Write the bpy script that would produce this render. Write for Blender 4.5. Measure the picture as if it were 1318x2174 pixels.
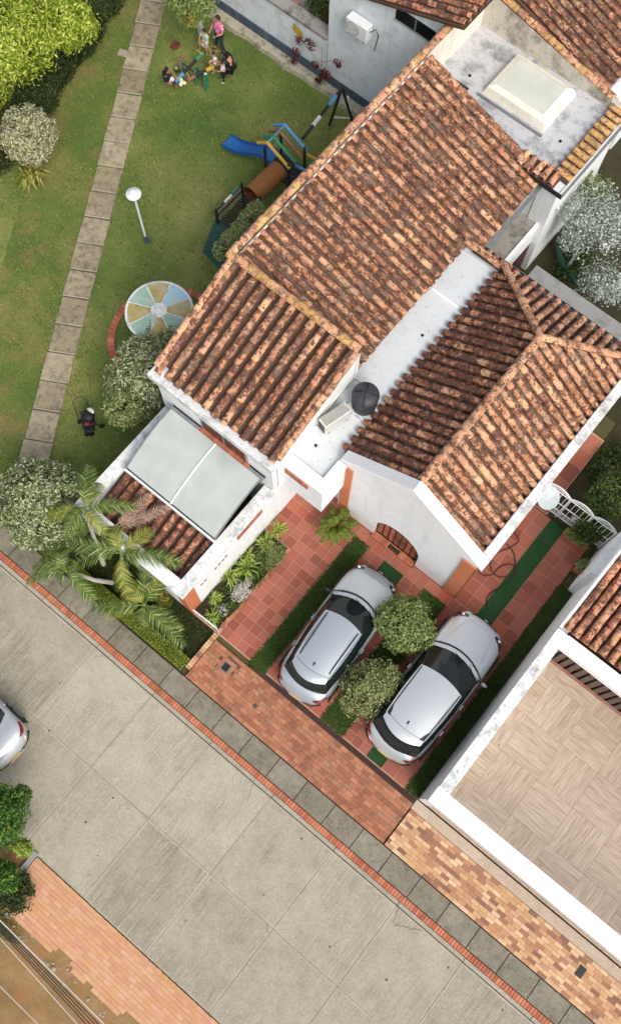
import bpy, math, random
import numpy as np
from mathutils import Vector, Matrix
from mathutils.bvhtree import BVHTree
random.seed(7); rng = np.random.default_rng(7)
for o in list(bpy.data.objects): bpy.data.objects.remove(o)
SC = bpy.context.scene; COL = SC.collection

# ---------------------------------------------------------------- camera, sky, sun, exposure
CAMH = 28.0
CR = np.array([[0.77417,0.63289,0.01027],[0.61006,-0.74172,-0.27871],[-0.16877,0.22204,-0.96032]])
cd = bpy.data.cameras.new('camera'); cam = bpy.data.objects.new('camera', cd); COL.objects.link(cam)
cd.sensor_fit = 'VERTICAL'; cd.sensor_height = 24; cd.lens = 24*2060/2174; cd.clip_end = 2000
cam.matrix_world = Matrix([[CR[0][i], -CR[1][i], -CR[2][i], (0,0,CAMH)[i]] for i in range(3)] + [[0,0,0,1]])
SC.camera = cam
SUN_DIR = Vector((0.86, -0.40, 1.05)).normalized()
w = bpy.data.worlds.new('World'); SC.world = w; w.use_nodes = True
nt = w.node_tree; sky = nt.nodes.new('ShaderNodeTexSky'); sky.sky_type = 'NISHITA'; sky.sun_disc = False
sky.sun_elevation = math.asin(SUN_DIR.z); sky.sun_rotation = math.atan2(SUN_DIR.x, SUN_DIR.y)
sky.dust_density = 5.0; sky.air_density = 1.0; sky.ozone_density = 0.6
nt.nodes['Background'].inputs['Strength'].default_value = 0.15
hs = nt.nodes.new('ShaderNodeHueSaturation'); hs.inputs['Saturation'].default_value = 0.55
nt.links.new(sky.outputs[0], hs.inputs['Color']); nt.links.new(hs.outputs[0], nt.nodes['Background'].inputs['Color'])
sd = bpy.data.lights.new('sun', 'SUN'); sd.energy = 1.0; sd.angle = math.radians(28); sd.color = (1.0, 0.97, 0.925)
sun = bpy.data.objects.new('sun', sd); COL.objects.link(sun)
sun.rotation_euler = SUN_DIR.to_track_quat('Z', 'Y').to_euler()
SC.view_settings.view_transform = 'Standard'; SC.view_settings.look = 'None'
SC.view_settings.exposure = 0.28; SC.view_settings.gamma = 1.0

def W(px, py, z=0.0):
    """ground position of a feature seen in the survey photo, at its real height z"""
    d = CR.T @ np.array([px-659., py-1087., 2060.]); t = (z-CAMH)/d[2]
    return Vector((d[0]*t, d[1]*t, z))
def crop(ox, oy, s): return lambda x, y, z=0.0: W(ox+x*s, oy+y*s, z)

# ---------------------------------------------------------------- materials
def lin(c):
    return tuple(((v/255)/12.92 if v/255 <= 0.04045 else ((v/255+0.055)/1.055)**2.4) for v in c) + (1.0,)
class NT:
    def __init__(s, name):
        s.m = bpy.data.materials.new(name); s.m.use_nodes = True; s.t = s.m.node_tree
        s.b = s.t.nodes['Principled BSDF']; s.tc = s.t.nodes.new('ShaderNodeTexCoord')
    def n(s, typ, **kw):
        nd = s.t.nodes.new(typ)
        for k, v in kw.items():
            if k in ('inp',):
                for kk, vv in v.items(): s.set(nd.inputs[kk], vv)
            else: setattr(nd, k, v)
        return nd
    def set(s, sock, v):
        if hasattr(v, 'is_output') or isinstance(v, bpy.types.NodeSocket): s.t.links.new(v, sock)
        else: sock.default_value = v
    def noise(s, scale, detail=4, rough=0.55, stretch=None, off=0):
        mp = s.n('ShaderNodeMapping'); s.t.links.new(s.tc.outputs['Object'], mp.inputs[0])
        mp.inputs['Location'].default_value = (off, off*1.7, off*0.3)
        if stretch: mp.inputs['Scale'].default_value = stretch
        nd = s.n('ShaderNodeTexNoise', inp={'Scale': scale, 'Detail': detail, 'Roughness': rough})
        s.t.links.new(mp.outputs[0], nd.inputs['Vector']); return nd.outputs['Fac']
    def ramp(s, fac, stops, interp='LINEAR'):
        r = s.n('ShaderNodeValToRGB'); r.color_ramp.interpolation = interp
        e = r.color_ramp.elements
        while len(e) < len(stops): e.new(0.5)
        for el, (p, c) in zip(e, stops): el.position = p; el.color = c if len(c) == 4 else tuple(c)+(1,)
        s.set(r.inputs[0], fac); return r.outputs[0]
    def mix(s, fac, a, b, mode='MIX'):
        m = s.n('ShaderNodeMix', data_type='RGBA', blend_type=mode)
        s.set(m.inputs['Factor'], fac); s.set(m.inputs[6], a); s.set(m.inputs[7], b); return m.outputs[2]
    def math(s, op, a, b=0.5, clamp=False):
        m = s.n('ShaderNodeMath', operation=op, use_clamp=clamp); s.set(m.inputs[0], a); s.set(m.inputs[1], b); return m.outputs[0]
    def island(s): return s.n('ShaderNodeNewGeometry').outputs['Random Per Island']
    def mask(s, fac, lo, hi):
        return s.ramp(fac, [(lo, (0,0,0)), (hi, (1,1,1))])
    def out(s, col, rough=0.7, bump=None, strength=0.3, dist=0.02, metal=0, **kw):
        s.set(s.b.inputs['Base Color'], col); s.set(s.b.inputs['Roughness'], rough); s.set(s.b.inputs['Metallic'], metal)
        if bump is not None:
            bp = s.n('ShaderNodeBump', inp={'Strength': strength, 'Distance': dist, 'Height': bump})
            s.t.links.new(bp.outputs[0], s.b.inputs['Normal'])
        for k, v in kw.items(): s.set(s.b.inputs[k.replace('_', ' ')], v)
        return s.m
BLK = (0,0,0,1); WHT = (1,1,1,1)

def m_plain(name, c, rough=0.6, metal=0, var=0.12, scale=6, **kw):
    n = NT(name); c = lin(c); d = tuple(v*(1-var*2) for v in c[:3])+(1,)
    return n.out(n.mix(n.mask(n.noise(scale, 5), 0.35, 0.7), c, d), rough, n.noise(scale*8, 3), 0.12, 0.01, metal, **kw)
def m_tile(name, stops, dark=0.5, light=0.5, moss=0.0, grey=0.4):
    """fired clay tile: every tile its own shade, sooty algae along the edges and crusts of lichen"""
    n = NT(name); isl = n.island()
    base = n.ramp(isl, stops)
    base = n.mix(n.math('MULTIPLY', n.mask(n.noise(0.9, 3, 0.5), 0.38, 0.68), 0.6), base, n.mix(0.5, base, lin((128,90,74))))
    base = n.mix(n.math('MULTIPLY', n.mask(n.noise(5.0, 5, 0.6, off=13), 0.48, 0.62), 0.55), base, lin((232,178,136)))
    bl = n.noise(6.5, 9, 0.74)
    base = n.mix(n.math('MULTIPLY', n.mask(bl, 0.525-0.03*dark, 0.575-0.02*dark), 0.88), base, lin((74,46,38)))
    b2 = n.noise(14, 7, 0.78, off=3)
    base = n.mix(n.math('MULTIPLY', n.mask(b2, 0.60-0.025*dark, 0.65-0.02*dark), 0.75), base, lin((96,62,50)))
    gz = n.mask(n.noise(2.6, 5, 0.65, off=19), 0.50, 0.64)
    base = n.mix(n.math('MULTIPLY', gz, grey), base, lin((132,122,108)))
    sp = n.noise(26, 4, 0.72, off=7); zone = n.mask(n.noise(2.2, 3, off=11), 0.36, 0.58)
    base = n.mix(n.math('MULTIPLY', n.math('MULTIPLY', n.mask(sp, 0.56, 0.64), zone), light*0.75), base, lin((212,184,152)))
    if moss: base = n.mix(n.math('MULTIPLY', n.mask(n.noise(4.5, 6, 0.7, off=5), 0.38, 0.58), moss), base, lin((208,172,88)))
    return n.out(base, 0.9, n.math('ADD', n.noise(26, 6, 0.7), n.noise(9, 3)), 0.7, 0.014)
CLAY = [(0.0, lin((116,76,62))), (0.22, lin((166,108,76))), (0.5, lin((194,130,92))), (0.78, lin((214,150,108))), (1.0, lin((234,178,136)))]
CLAYD = [(0.0, lin((100,58,46))), (0.3, lin((150,90,66))), (0.6, lin((186,116,84))), (0.85, lin((206,134,100))), (1.0, lin((222,156,118)))]
CLAYO = [(0.0, lin((178,124,94))), (0.4, lin((214,156,120))), (0.8, lin((228,172,130))), (1.0, lin((236,184,140)))]
M = {}
M['tile'] = m_tile('clay_tile', CLAY, 1.8, 0.5, grey=0.4)
M['tile_front'] = m_tile('clay_tile_lichen', CLAY, 2.8, 0.7)
M['tile_dark'] = m_tile('clay_tile_algae_shade', CLAYD, 2.9, 0.25, grey=0.1)  # algae, and the garage left slope's dimmer light put into the colour
M['tile_wet'] = m_tile('clay_tile_wet', CLAYD, 2.6, 0.15, grey=0.1)
M['tile_warm'] = m_tile('clay_tile_warm', CLAYO, 0.7, 0.7)
M['tile_clean'] = m_tile('clay_tile_newer', [(0, lin((150,92,70))), (0.5, lin((198,126,92))), (1, lin((222,154,116)))], 1.3, 0.3, grey=0.2)
M['tile_yellow'] = m_tile('clay_tile_yellow_lichen', CLAYO, 1.4, 0.5, 0.55)
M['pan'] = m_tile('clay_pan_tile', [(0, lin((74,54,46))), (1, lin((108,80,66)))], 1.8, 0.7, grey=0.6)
def m_plaster(name, c=(232,235,236), stain=0.3, streak=0.15, stainc=(120,120,116), sc=2.2):
    n = NT(name); c = lin(c)
    f = n.mask(n.noise(sc, 8, 0.68), 0.50, 0.70)
    col = n.mix(n.math('MULTIPLY', f, stain), c, lin(stainc))
    col = n.mix(n.math('MULTIPLY', n.mask(n.noise(9, 6, 0.7, off=4), 0.56, 0.70), stain*0.8), col, lin(stainc))
    col = n.mix(n.math('MULTIPLY', n.mask(n.noise(3.5, 4, 0.6, (1,1,0.12), off=2), 0.5, 0.75), streak), col, lin((168,170,168)))
    return n.out(col, 0.8, n.noise(45, 5, 0.7), 0.25, 0.006)
M['plaster'] = m_plaster('white_plaster', (235,238,239), 0.12, 0.22)
M['plaster_rough'] = m_plaster('rough_white_plaster', (224,230,234), 0.34, 0.45)
M['cap'] = m_plaster('stained_white_coping', (226,228,227), 0.85, 0.0, (118,118,114), 2.6)
M['cap_clean'] = m_plaster('clean_white_coping', (240,241,241), 0.10, 0.0)
M['flat'] = m_plaster('white_roof_membrane', (212,217,218), 0.35, 0.0, (176,180,180), 1.4)
M['terrace'] = m_plaster('weathered_grey_screed', (192,193,195), 1.0, 0.0, (118,118,118), 1.6)
M['oldwall'] = m_plaster('stained_cream_plaster', (206,200,186), 1.0, 0.5, (104,98,86), 1.1)
M['cream'] = m_plaster('cream_plaster', (236,230,214), 0.35, 0.3, (150,146,130), 1.6)
M['mossy'] = m_plaster('mossy_concrete', (150,146,138), 1.0, 0.0, (70,66,60), 2.0)
M['concgrey'] = m_plaster('grey_concrete', (150,150,146), 0.7, 0.0, (104,104,100), 3.0)
M['footing'] = m_plaster('worn_footing', (170,164,142), 1.0, 0.2, (82,78,60), 3.0)
M['bluepaint'] = m_plaster('blue_grey_paint', (70,86,104), 0.3, 0.3, (44,54,66), 3.0)
M['orange'] = m_plaster('orange_paint', (196,120,80), 0.35, 0.1, (150,88,60), 2.5)
def m_slab(name, a, b, isl=0.25, grain=70, groove=0.0, stains=0.5, dark=(96,90,78)):
    n = NT(name); g = n.noise(grain, 4, 0.8)
    col = n.mix(n.mask(n.noise(1.4, 5, 0.6), 0.35, 0.68), lin(a), lin(b))
    col = n.mix(n.math('MULTIPLY', n.mask(n.noise(5, 7, 0.72, off=3), 0.47, 0.66), stains), col, lin(dark))
    col = n.mix(n.math('MULTIPLY', n.island(), isl), col, n.mix(1.0, col, lin((196,190,178)), 'MULTIPLY'))
    col = n.mix(n.math('MULTIPLY', n.mask(g, 0.42, 0.62), 0.42), col, n.mix(1.0, col, (0.5,0.48,0.45,1), 'MULTIPLY'))
    col = n.mix(n.math('MULTIPLY', n.mask(n.noise(grain*0.9, 2, 0.6, off=9), 0.62, 0.7), 0.4), col, lin((214,206,186)))
    bump = g
    if groove:
        st = n.noise(34, 3, 0.6, (1, 0.035, 1)); zone = n.mask(n.noise(0.6, 3, 0.5, off=6), 0.42, 0.58)
        k = n.math('MULTIPLY', n.math('MULTIPLY', n.mask(st, 0.42, 0.60), groove), zone)
        col = n.mix(k, col, n.mix(1.0, col, (0.55,0.54,0.5,1), 'MULTIPLY')); bump = n.math('ADD', g, st)
    return n.out(col, 0.88, bump, 0.35, 0.01)
M['road'] = m_slab('road_concrete', (190,183,164), (176,170,153), 0.30, 22, 0.42, 0.25, (138,134,120))
M['road2'] = m_slab('rough_road_concrete', (184,177,159), (170,164,147), 0.30, 22, 0.6, 0.30, (140,134,120))
M['road_edge'] = m_slab('trowelled_slab_edge', (192,184,162), (178,171,150), 0.30, 26, 0.0, 0.30, (142,136,118))
M['joint'] = m_plain('joint_bed', (132,124,104), 0.95)  # darker bed colour showing between the road slabs
M['roadjoint'] = m_plain('joint_filler', (140,132,110), 0.9)
M['crack'] = m_plain('crack_dark', (84,82,66), 0.95)  # dark tone for cracks, open joints, road spots and the drain channel
M['walk'] = m_slab('pavement_concrete', (156,150,132), (130,125,110), 0.5, 30, 0, 0.55, (92,88,76))
M['silln'] = m_slab('pale_sill', (206,186,164), (190,170,150), 0.2, 30, 0, 0.25, (150,130,112))
M['path'] = m_slab('path_concrete', (186,174,146), (166,154,128), 0.8, 30, 0, 0.85, (108,98,82))
def m_brick(name, stops, isl=1.0, grain=30, dirt=0.35, dirtc=(110,78,60)):
    n = NT(name); col = n.ramp(n.island(), stops)
    col = n.mix(n.math('MULTIPLY', n.mask(n.noise(2.4, 6, 0.65), 0.45, 0.68), dirt), col, lin(dirtc))
    col = n.mix(n.math('MULTIPLY', n.mask(n.noise(grain, 4, 0.7, off=2), 0.5, 0.66), 0.25), col, n.mix(1.0, col, (0.55,0.5,0.45,1), 'MULTIPLY'))
    return n.out(col, 0.85, n.noise(grain, 4, 0.7), 0.25, 0.006)
M['brick'] = m_brick('orange_pavers', [(0, lin((152,98,72))), (0.5, lin((176,116,86))), (0.85, lin((190,132,100))), (1, lin((162,126,98)))], dirt=0.6)
M['brickcol'] = m_brick('mixed_pavers', [(0, lin((136,100,84))), (0.2, lin((172,124,96))), (0.35, lin((196,148,110))), (0.6, lin((210,172,128))), (0.8, lin((226,192,156))), (1, lin((184,132,102)))], dirt=0.25, dirtc=(150,100,70))
M['brickold'] = m_brick('worn_pavers', [(0, lin((196,144,114))), (0.5, lin((206,156,124))), (1, lin((210,166,136)))], dirt=0.9, dirtc=(204,154,98))
M['kerb'] = m_brick('kerb_brick', [(0, lin((176,98,70))), (0.5, lin((196,118,86))), (1, lin((206,134,104)))], dirt=0.4)
M['terra'] = m_brick('terracotta_floor', [(0, lin((138,76,58))), (0.4, lin((158,92,74))), (0.8, lin((172,106,86))), (1, lin((172,88,62)))], dirt=0.4, dirtc=(140,90,78))
M['grout'] = m_plain('grout', (196,152,130), 0.9)
M['mortar'] = m_plain('dark_mortar', (104,78,62), 0.95)
M['sandjoint'] = m_plain('sand_joint', (170,128,92), 0.95)
M['trimbrick'] = m_brick('trim_brick', [(0, lin((170,92,66))), (1, lin((196,120,92)))])
def m_wood(name, ax):
    n = NT(name); st = (1, 0.12, 1) if ax == 'y' else (0.12, 1, 1)
    col = n.ramp(n.noise(30, 6, 0.62, (1, 0.07, 1) if ax == 'y' else (0.07, 1, 1)), [(0.3, lin((156,138,118))), (0.5, lin((184,166,146))), (0.7, lin((204,188,168)))])
    col = n.mix(n.math('MULTIPLY', n.island(), 0.35), col, n.mix(1.0, col, lin((210,200,190)), 'MULTIPLY'))
    return n.out(col, 0.5, n.noise(40, 3, 0.5, st), 0.1, 0.004)
M['deck_y'] = m_wood('wood_look_tile_lengthwise', 'y'); M['deck_x'] = m_wood('wood_look_tile_crosswise', 'x')
def m_ground(name, cols, sc=0.35, patch=None, pc=(120,100,60), ps=0.8):
    n = NT(name)
    col = n.ramp(n.noise(sc, 6, 0.6), [(0.32, lin(cols[0])), (0.5, lin(cols[1])), (0.68, lin(cols[2]))])
    fine = n.noise(38, 5, 0.8); mid = n.noise(9, 5, 0.7, off=5)
    col = n.mix(n.math('MULTIPLY', n.mask(fine, 0.42, 0.62), 0.42), col, n.mix(1.0, col, (0.42,0.5,0.4,1), 'MULTIPLY'))
    col = n.mix(n.math('MULTIPLY', n.mask(mid, 0.45, 0.62), 0.38), col, n.mix(1.0, col, (0.6,0.66,0.55,1), 'MULTIPLY'))
    if patch: col = n.mix(n.math('MULTIPLY', n.mask(n.noise(ps, 6, 0.68, off=8), 0.50, 0.66), patch), col, lin(pc))
    return n.out(col, 0.95, n.math('ADD', fine, mid), 0.8, 0.05)
M['lawn'] = m_ground('lawn_grass', [(82,112,46), (116,134,62), (164,160,96)], 0.26, 0.30, (164,150,98), 0.7)
M['lawn_dry'] = m_ground('dry_lawn_grass', [(82,112,46), (112,130,58), (154,144,86)], 0.45, 0.6, (160,130,88), 0.9)
M['strip'] = m_ground('strip_grass', [(58,82,32), (72,96,40), (90,108,52)], 1.5, 0.2, (100,90,56), 2)
M['soil'] = m_ground('dark_soil', [(54,46,32), (70,62,40), (62,66,36)], 1.2, 0.4, (70,80,36), 2)
M['dirt'] = m_ground('ochre_dirt', [(150,120,76), (170,136,90), (188,150,108)], 0.9, 0.6, (176,120,78), 1.2)
M['turf'] = m_ground('green_turf_mat', [(34,74,36), (40,84,42), (46,92,46)], 1.2)
M['earth'] = m_ground('earth', [(84,84,50), (100,94,56), (112,102,64)], 0.2)
def m_leaf(name, stops, rough=0.55, spec=0.3):
    n = NT(name); col = n.ramp(n.island(), [(p, lin(c)) for p, c in stops])
    n.out(col, rough, Specular_IOR_Level=spec)
    tr = n.n('ShaderNodeBsdfTranslucent'); n.set(tr.inputs[0], n.mix(1.0, col, (0.9,1,0.5,1), 'MULTIPLY'))
    ms = n.n('ShaderNodeMixShader', inp={0: 0.25}); n.t.links.new(n.b.outputs[0], ms.inputs[1]); n.t.links.new(tr.outputs[0], ms.inputs[2])
    n.t.links.new(ms.outputs[0], n.t.nodes['Material Output'].inputs[0]); return n.m
M['leaf_bright'] = m_leaf('yellow_green_leaf', [(0, (84,112,28)), (0.35, (138,160,48)), (0.75, (188,198,76)), (1, (218,220,120))])
M['leaf_dark'] = m_leaf('dark_green_leaf', [(0, (36,50,24)), (0.6, (58,74,34)), (1, (92,104,54))])
M['leaf_varieg'] = m_leaf('variegated_leaf', [(0, (66,80,46)), (0.3, (112,126,80)), (0.55, (168,178,126)), (0.85, (214,218,174)), (1, (176,162,164))])
M['leaf_pale'] = m_leaf('pale_pinkish_leaf', [(0, (92,98,66)), (0.35, (168,168,122)), (0.7, (216,214,174)), (1, (190,176,172))])
M['leaf_topiary'] = m_leaf('topiary_leaf', [(0, (82,104,52)), (0.5, (134,156,86)), (0.85, (172,188,120)), (1, (150,134,110))])
M['leaf_topiary2'] = m_leaf('topiary_leaf_purplish', [(0, (84,96,56)), (0.4, (136,150,88)), (0.75, (176,184,124)), (1, (140,120,112))])
M['leaf_green'] = m_leaf('glossy_green_leaf', [(0, (34,72,22)), (0.5, (62,112,34)), (0.85, (100,146,50)), (1, (170,176,60))], 0.4, 0.5)
M['leaf_mid'] = m_leaf('mid_green_leaf', [(0, (38,56,24)), (0.5, (62,86,36)), (0.9, (100,122,56)), (1, (150,150,70))])
M['leaf_hedge'] = m_leaf('hedge_leaf', [(0, (84,100,30)), (0.5, (118,134,46)), (1, (156,166,70))])
M['leaf_silver'] = m_leaf('silver_leaf', [(0, (110,122,114)), (0.4, (170,180,174)), (1, (224,230,226))])
M['leaf_red'] = m_leaf('dark_red_leaf', [(0, (56,26,28)), (0.6, (98,44,44)), (1, (150,70,60))])
M['leaf_vine'] = m_leaf('vine_leaf', [(0, (96,110,60)), (0.5, (142,154,96)), (1, (180,186,132))])
M['palm_leaf'] = m_leaf('palm_leaflet', [(0, (60,86,38)), (0.5, (102,126,58)), (0.85, (146,160,80)), (1, (204,206,160))])
M['palm_yellow'] = m_leaf('yellowing_palm_leaflet', [(0, (92,112,48)), (0.5, (142,150,70)), (1, (196,184,96))])
M['palm_dry'] = m_leaf('dry_palm_leaflet', [(0, (150,118,98)), (1, (200,176,156))])
M['palm_small'] = m_leaf('cycad_leaflet', [(0, (70,88,26)), (0.5, (108,124,44)), (1, (150,154,72))])
M['strap'] = m_leaf('strap_leaf', [(0, (110,134,50)), (0.5, (156,178,80)), (1, (196,206,120))])
M['strap_y'] = m_leaf('yellow_strap_leaf', [(0, (110,116,40)), (0.5, (150,150,70)), (1, (190,180,100))])
M['grassblade'] = m_leaf('grass_blade', [(0, (48,76,30)), (0.6, (72,102,42)), (1, (104,126,58))])
M['grassdark'] = m_leaf('shaded_grass_blade', [(0, (44,64,28)), (0.6, (64,88,38)), (1, (92,108,54))])  # darker copy of grass_blade, with shade put into its colour
M['tuft'] = m_leaf('lawn_tuft', [(0, (64,88,34)), (0.5, (112,130,58)), (1, (184,180,112))])
M['flower'] = m_leaf('pale_flower', [(0, (170,164,160)), (1, (220,214,210))])
M['bark'] = m_plain('bark', (120,108,90), 0.9, scale=12, var=0.3)
M['palmtrunk'] = m_plain('palm_trunk', (206,202,190), 0.8, scale=14)
def m_metalpaint(name, c):
    n = NT(name); col = n.mix(n.mask(n.noise(900, 1, 0.5), 0.4, 0.7), lin(c), tuple(v*1.15 for v in lin(c)[:3])+(1,))
    return n.out(col, 0.30, metal=0.45, Coat_Weight=0.6, Coat_Roughness=0.06)
M['silver'] = m_metalpaint('silver_car_paint', (176,184,190)); M['silver2'] = m_metalpaint('light_silver_car_paint', (196,201,204))
n = NT('car_glass'); M['glass'] = n.out(lin((26,36,38)), 0.05, Specular_IOR_Level=0.45)
M['black'] = m_plain('black_plastic', (28,28,30), 0.5); M['tyre'] = m_plain('tyre_rubber', (24,24,24), 0.85)
M['rim'] = m_plain('alloy', (150,152,154), 0.3, 0.8); M['chrome'] = m_plain('chrome', (210,212,214), 0.15, 0.9)
M['lampglass'] = m_plain('headlamp_lens', (226,228,232), 0.08); M['redlens'] = m_plain('red_lens', (120,18,24), 0.15)
M['white'] = m_plain('white_enamel', (232,234,234), 0.45, var=0.05); M['offwhite'] = m_plain('aged_white_enamel', (216,216,204), 0.5)
M['plate'] = m_plain('yellow_strip', (222,180,84), 0.5)
n = NT('polycarbonate'); M['poly'] = n.out(n.mix(n.mask(n.noise(1.5,5),0.35,0.7), lin((188,194,189)), lin((172,179,175))), 0.35)
n = NT('frosted_skylight_glass'); M['frost'] = n.out(n.mix(n.mask(n.noise(1.3,3),0.35,0.7), lin((196,200,186)), lin((210,212,200))), 0.25)
M['tank'] = m_plain('black_polyethylene', (58,62,68), 0.55, var=0.15)
M['steel'] = m_plain('grey_steel', (150,154,158), 0.4, 0.4); M['iron'] = m_plain('brown_iron', (84,50,46), 0.7)
M['slat'] = m_plain('brown_slat', (104,84,80), 0.6); M['winglass'] = m_plain('dark_window', (24,26,28), 0.12)
M['teal'] = m_plain('teal_board', (24,72,66), 0.6); M['tealglass'] = m_plain('blue_green_glass', (70,104,110), 0.2)
for k, c in dict(dish=(188,198,197), p_blue=(40,104,176), p_lblue=(84,150,196), p_yellow=(204,166,60), p_green=(52,132,100), p_brown=(140,92,76), p_white=(222,218,206), p_black=(40,34,34), p_tube=(150,98,48), p_red=(112,50,34), hose=(96,40,34), cyan=(120,184,214), net=(24,74,58), skin=(196,142,112), skin2=(176,118,88), hair=(34,24,22), shirt_pink=(226,110,160), jeans=(52,62,78), cloth_white=(228,220,212), cloth_mint=(190,214,202), cloth_black=(24,22,24), cloth_navy=(26,28,48), cloth_red=(140,24,44), cream_c=(232,226,196), wire_w=(214,212,200), wire_b=(46,42,44), stone=(170,158,138), clay=(160,112,98)).items():
    M[k] = m_plain(k, c, 0.6)
M['shirt_pat'] = (lambda n: n.out(n.mix(n.mask(n.noise(22,2),0.5,0.6), lin((222,86,150)), lin((246,190,214))), 0.8))(NT('pink_patterned_cloth'))

# ---------------------------------------------------------------- mesh building
def wloc(p):
    v = Vector((0,0,0))
    while p is not None: v += p.location; p = p.parent
    return v
class MB:
    def __init__(s): s.v = []; s.f = []; s.m = []; s.mats = []
    def mi(s, mat):
        mat = M[mat] if isinstance(mat, str) else mat
        if mat not in s.mats: s.mats.append(mat)
        return s.mats.index(mat)
    def add(s, vs, fs, mat):
        k = len(s.v); i = s.mi(mat); s.v += [tuple(v) for v in vs]
        for f in fs: s.f.append(tuple(k+j for j in f)); s.m.append(i)
        return s
    def box(s, a, b, mat, open_bottom=False):
        (x0,y0,z0), (x1,y1,z1) = a, b
        vs = [(x0,y0,z0),(x1,y0,z0),(x1,y1,z0),(x0,y1,z0),(x0,y0,z1),(x1,y0,z1),(x1,y1,z1),(x0,y1,z1)]
        fs = [(4,5,6,7),(0,1,5,4),(1,2,6,5),(2,3,7,6),(3,0,4,7)] + ([] if open_bottom else [(3,2,1,0)])
        s.add(vs, fs, mat); return s
    def obox(s, c, half, mat, rot=0, tilt=None):
        R = Matrix.Rotation(rot, 3, 'Z')
        if tilt is not None: R = R @ tilt
        vs = [Vector(c) + R @ Vector((sx*half[0], sy*half[1], sz*half[2])) for sz in (-1,1) for sx, sy in ((-1,-1),(1,-1),(1,1),(-1,1))]
        s.add(vs, [(4,5,6,7),(0,1,5,4),(1,2,6,5),(2,3,7,6),(3,0,4,7),(3,2,1,0)], mat); return s
    def prism(s, poly, axis, a, b, mat):
        """polygon (2-D points in the two other axes) extruded along axis from a to b"""
        def p(q, t): return {'x': (t,q[0],q[1]), 'y': (q[0],t,q[1]), 'z': (q[0],q[1],t)}[axis]
        n = len(poly); vs = [p(q,a) for q in poly]+[p(q,b) for q in poly]
        fs = [tuple(range(n))[::-1], tuple(range(n,2*n))] + [(i,(i+1)%n,n+(i+1)%n,n+i) for i in range(n)]
        s.add(vs, fs, mat); return s
    def quad(s, pts, mat): s.add(pts, [tuple(range(len(pts)))], mat); return s
    def tube(s, pts, r, mat, n=8, caps=True):
        pts = [Vector(p) for p in pts]; rs = r if isinstance(r, (list,tuple)) else [r]*len(pts)
        vs = []; up = None
        for i, p in enumerate(pts):
            d = (pts[min(i+1,len(pts)-1)]-pts[max(i-1,0)]).normalized()
            if up is None or abs(d.dot(up)) > 0.95: up = Vector((0,0,1)) if abs(d.z) < 0.9 else Vector((1,0,0))
            a = d.cross(up).normalized(); b = a.cross(d).normalized()
            vs += [p + (a*math.cos(t)+b*math.sin(t))*rs[i] for t in [2*math.pi*k/n for k in range(n)]]
        fs = [(i*n+k, i*n+(k+1)%n, (i+1)*n+(k+1)%n, (i+1)*n+k) for i in range(len(pts)-1) for k in range(n)]
        if caps: fs += [tuple(range(n))[::-1], tuple(range((len(pts)-1)*n, len(pts)*n))]
        s.add(vs, fs, mat); return s
    def lathe(s, c, prof, mat, n=24):
        vs = []; c = Vector(c)
        for r, z in prof: vs += [c + Vector((r*math.cos(2*math.pi*k/n), r*math.sin(2*math.pi*k/n), z)) for k in range(n)]
        m = len(prof)
        fs = [(i*n+k, i*n+(k+1)%n, (i+1)*n+(k+1)%n, (i+1)*n+k) for i in range(m-1) for k in range(n)]
        fs += [tuple(range(n))[::-1], tuple(range((m-1)*n, m*n))]
        s.add(vs, fs, mat); return s
    def ball(s, c, r, mat, n=12, m=8):
        r = r if isinstance(r, (tuple,list)) else (r,r,r); vs = []
        for i in range(1, m):
            t = math.pi*i/m
            vs += [(c[0]+r[0]*math.sin(t)*math.cos(2*math.pi*k/n), c[1]+r[1]*math.sin(t)*math.sin(2*math.pi*k/n), c[2]+r[2]*math.cos(t)) for k in range(n)]
        vs += [(c[0],c[1],c[2]+r[2]), (c[0],c[1],c[2]-r[2])]; q = (m-1)*n
        fs = [(i*n+k, (i+1)*n+k, (i+1)*n+(k+1)%n, i*n+(k+1)%n) for i in range(m-2) for k in range(n)]
        fs += [(q, k, (k+1)%n) for k in range(n)] + [(q+1, (m-2)*n+(k+1)%n, (m-2)*n+k) for k in range(n)]
        s.add(vs, fs, mat); return s
    def grid(s, rows, mat):
        n = len(rows[0]); vs = [p for r in rows for p in r]
        s.add(vs, [(i*n+k, i*n+k+1, (i+1)*n+k+1, (i+1)*n+k) for i in range(len(rows)-1) for k in range(n-1)], mat); return s
    def build(s, name, parent=None, smooth=False, bevel=0, local=False, origin=None, angle=40):
        me = bpy.data.meshes.new(name); off = Vector((0,0,0))
        if parent is not None and not local: off = wloc(parent)
        loc = Vector((0,0,0))
        if parent is None and not local:
            a = np.array(s.v); loc = Vector(((a[:,0].min()+a[:,0].max())/2, (a[:,1].min()+a[:,1].max())/2, a[:,2].min())); off = loc
        me.from_pydata([(v[0]-off.x, v[1]-off.y, v[2]-off.z) for v in s.v], [], s.f)
        for m in s.mats: me.materials.append(m)
        me.polygons.foreach_set('material_index', s.m)
        if smooth: me.polygons.foreach_set('use_smooth', [True]*len(s.f))
        me.validate(); me.update()
        o = bpy.data.objects.new(name, me); COL.objects.link(o); o.parent = parent; o.location = loc
        if smooth and angle < 180: me.set_sharp_from_angle(angle=math.radians(angle))
        if bevel:
            b = o.modifiers.new('bevel', 'BEVEL'); b.width = bevel; b.segments = 2; b.limit_method = 'ANGLE'
        return o
def tag(o, label=None, cat=None, group=None, kind=None):
    if label: o['label'] = label
    if cat: o['category'] = cat
    if group: o['group'] = group
    if kind: o['kind'] = kind
    return o
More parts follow.
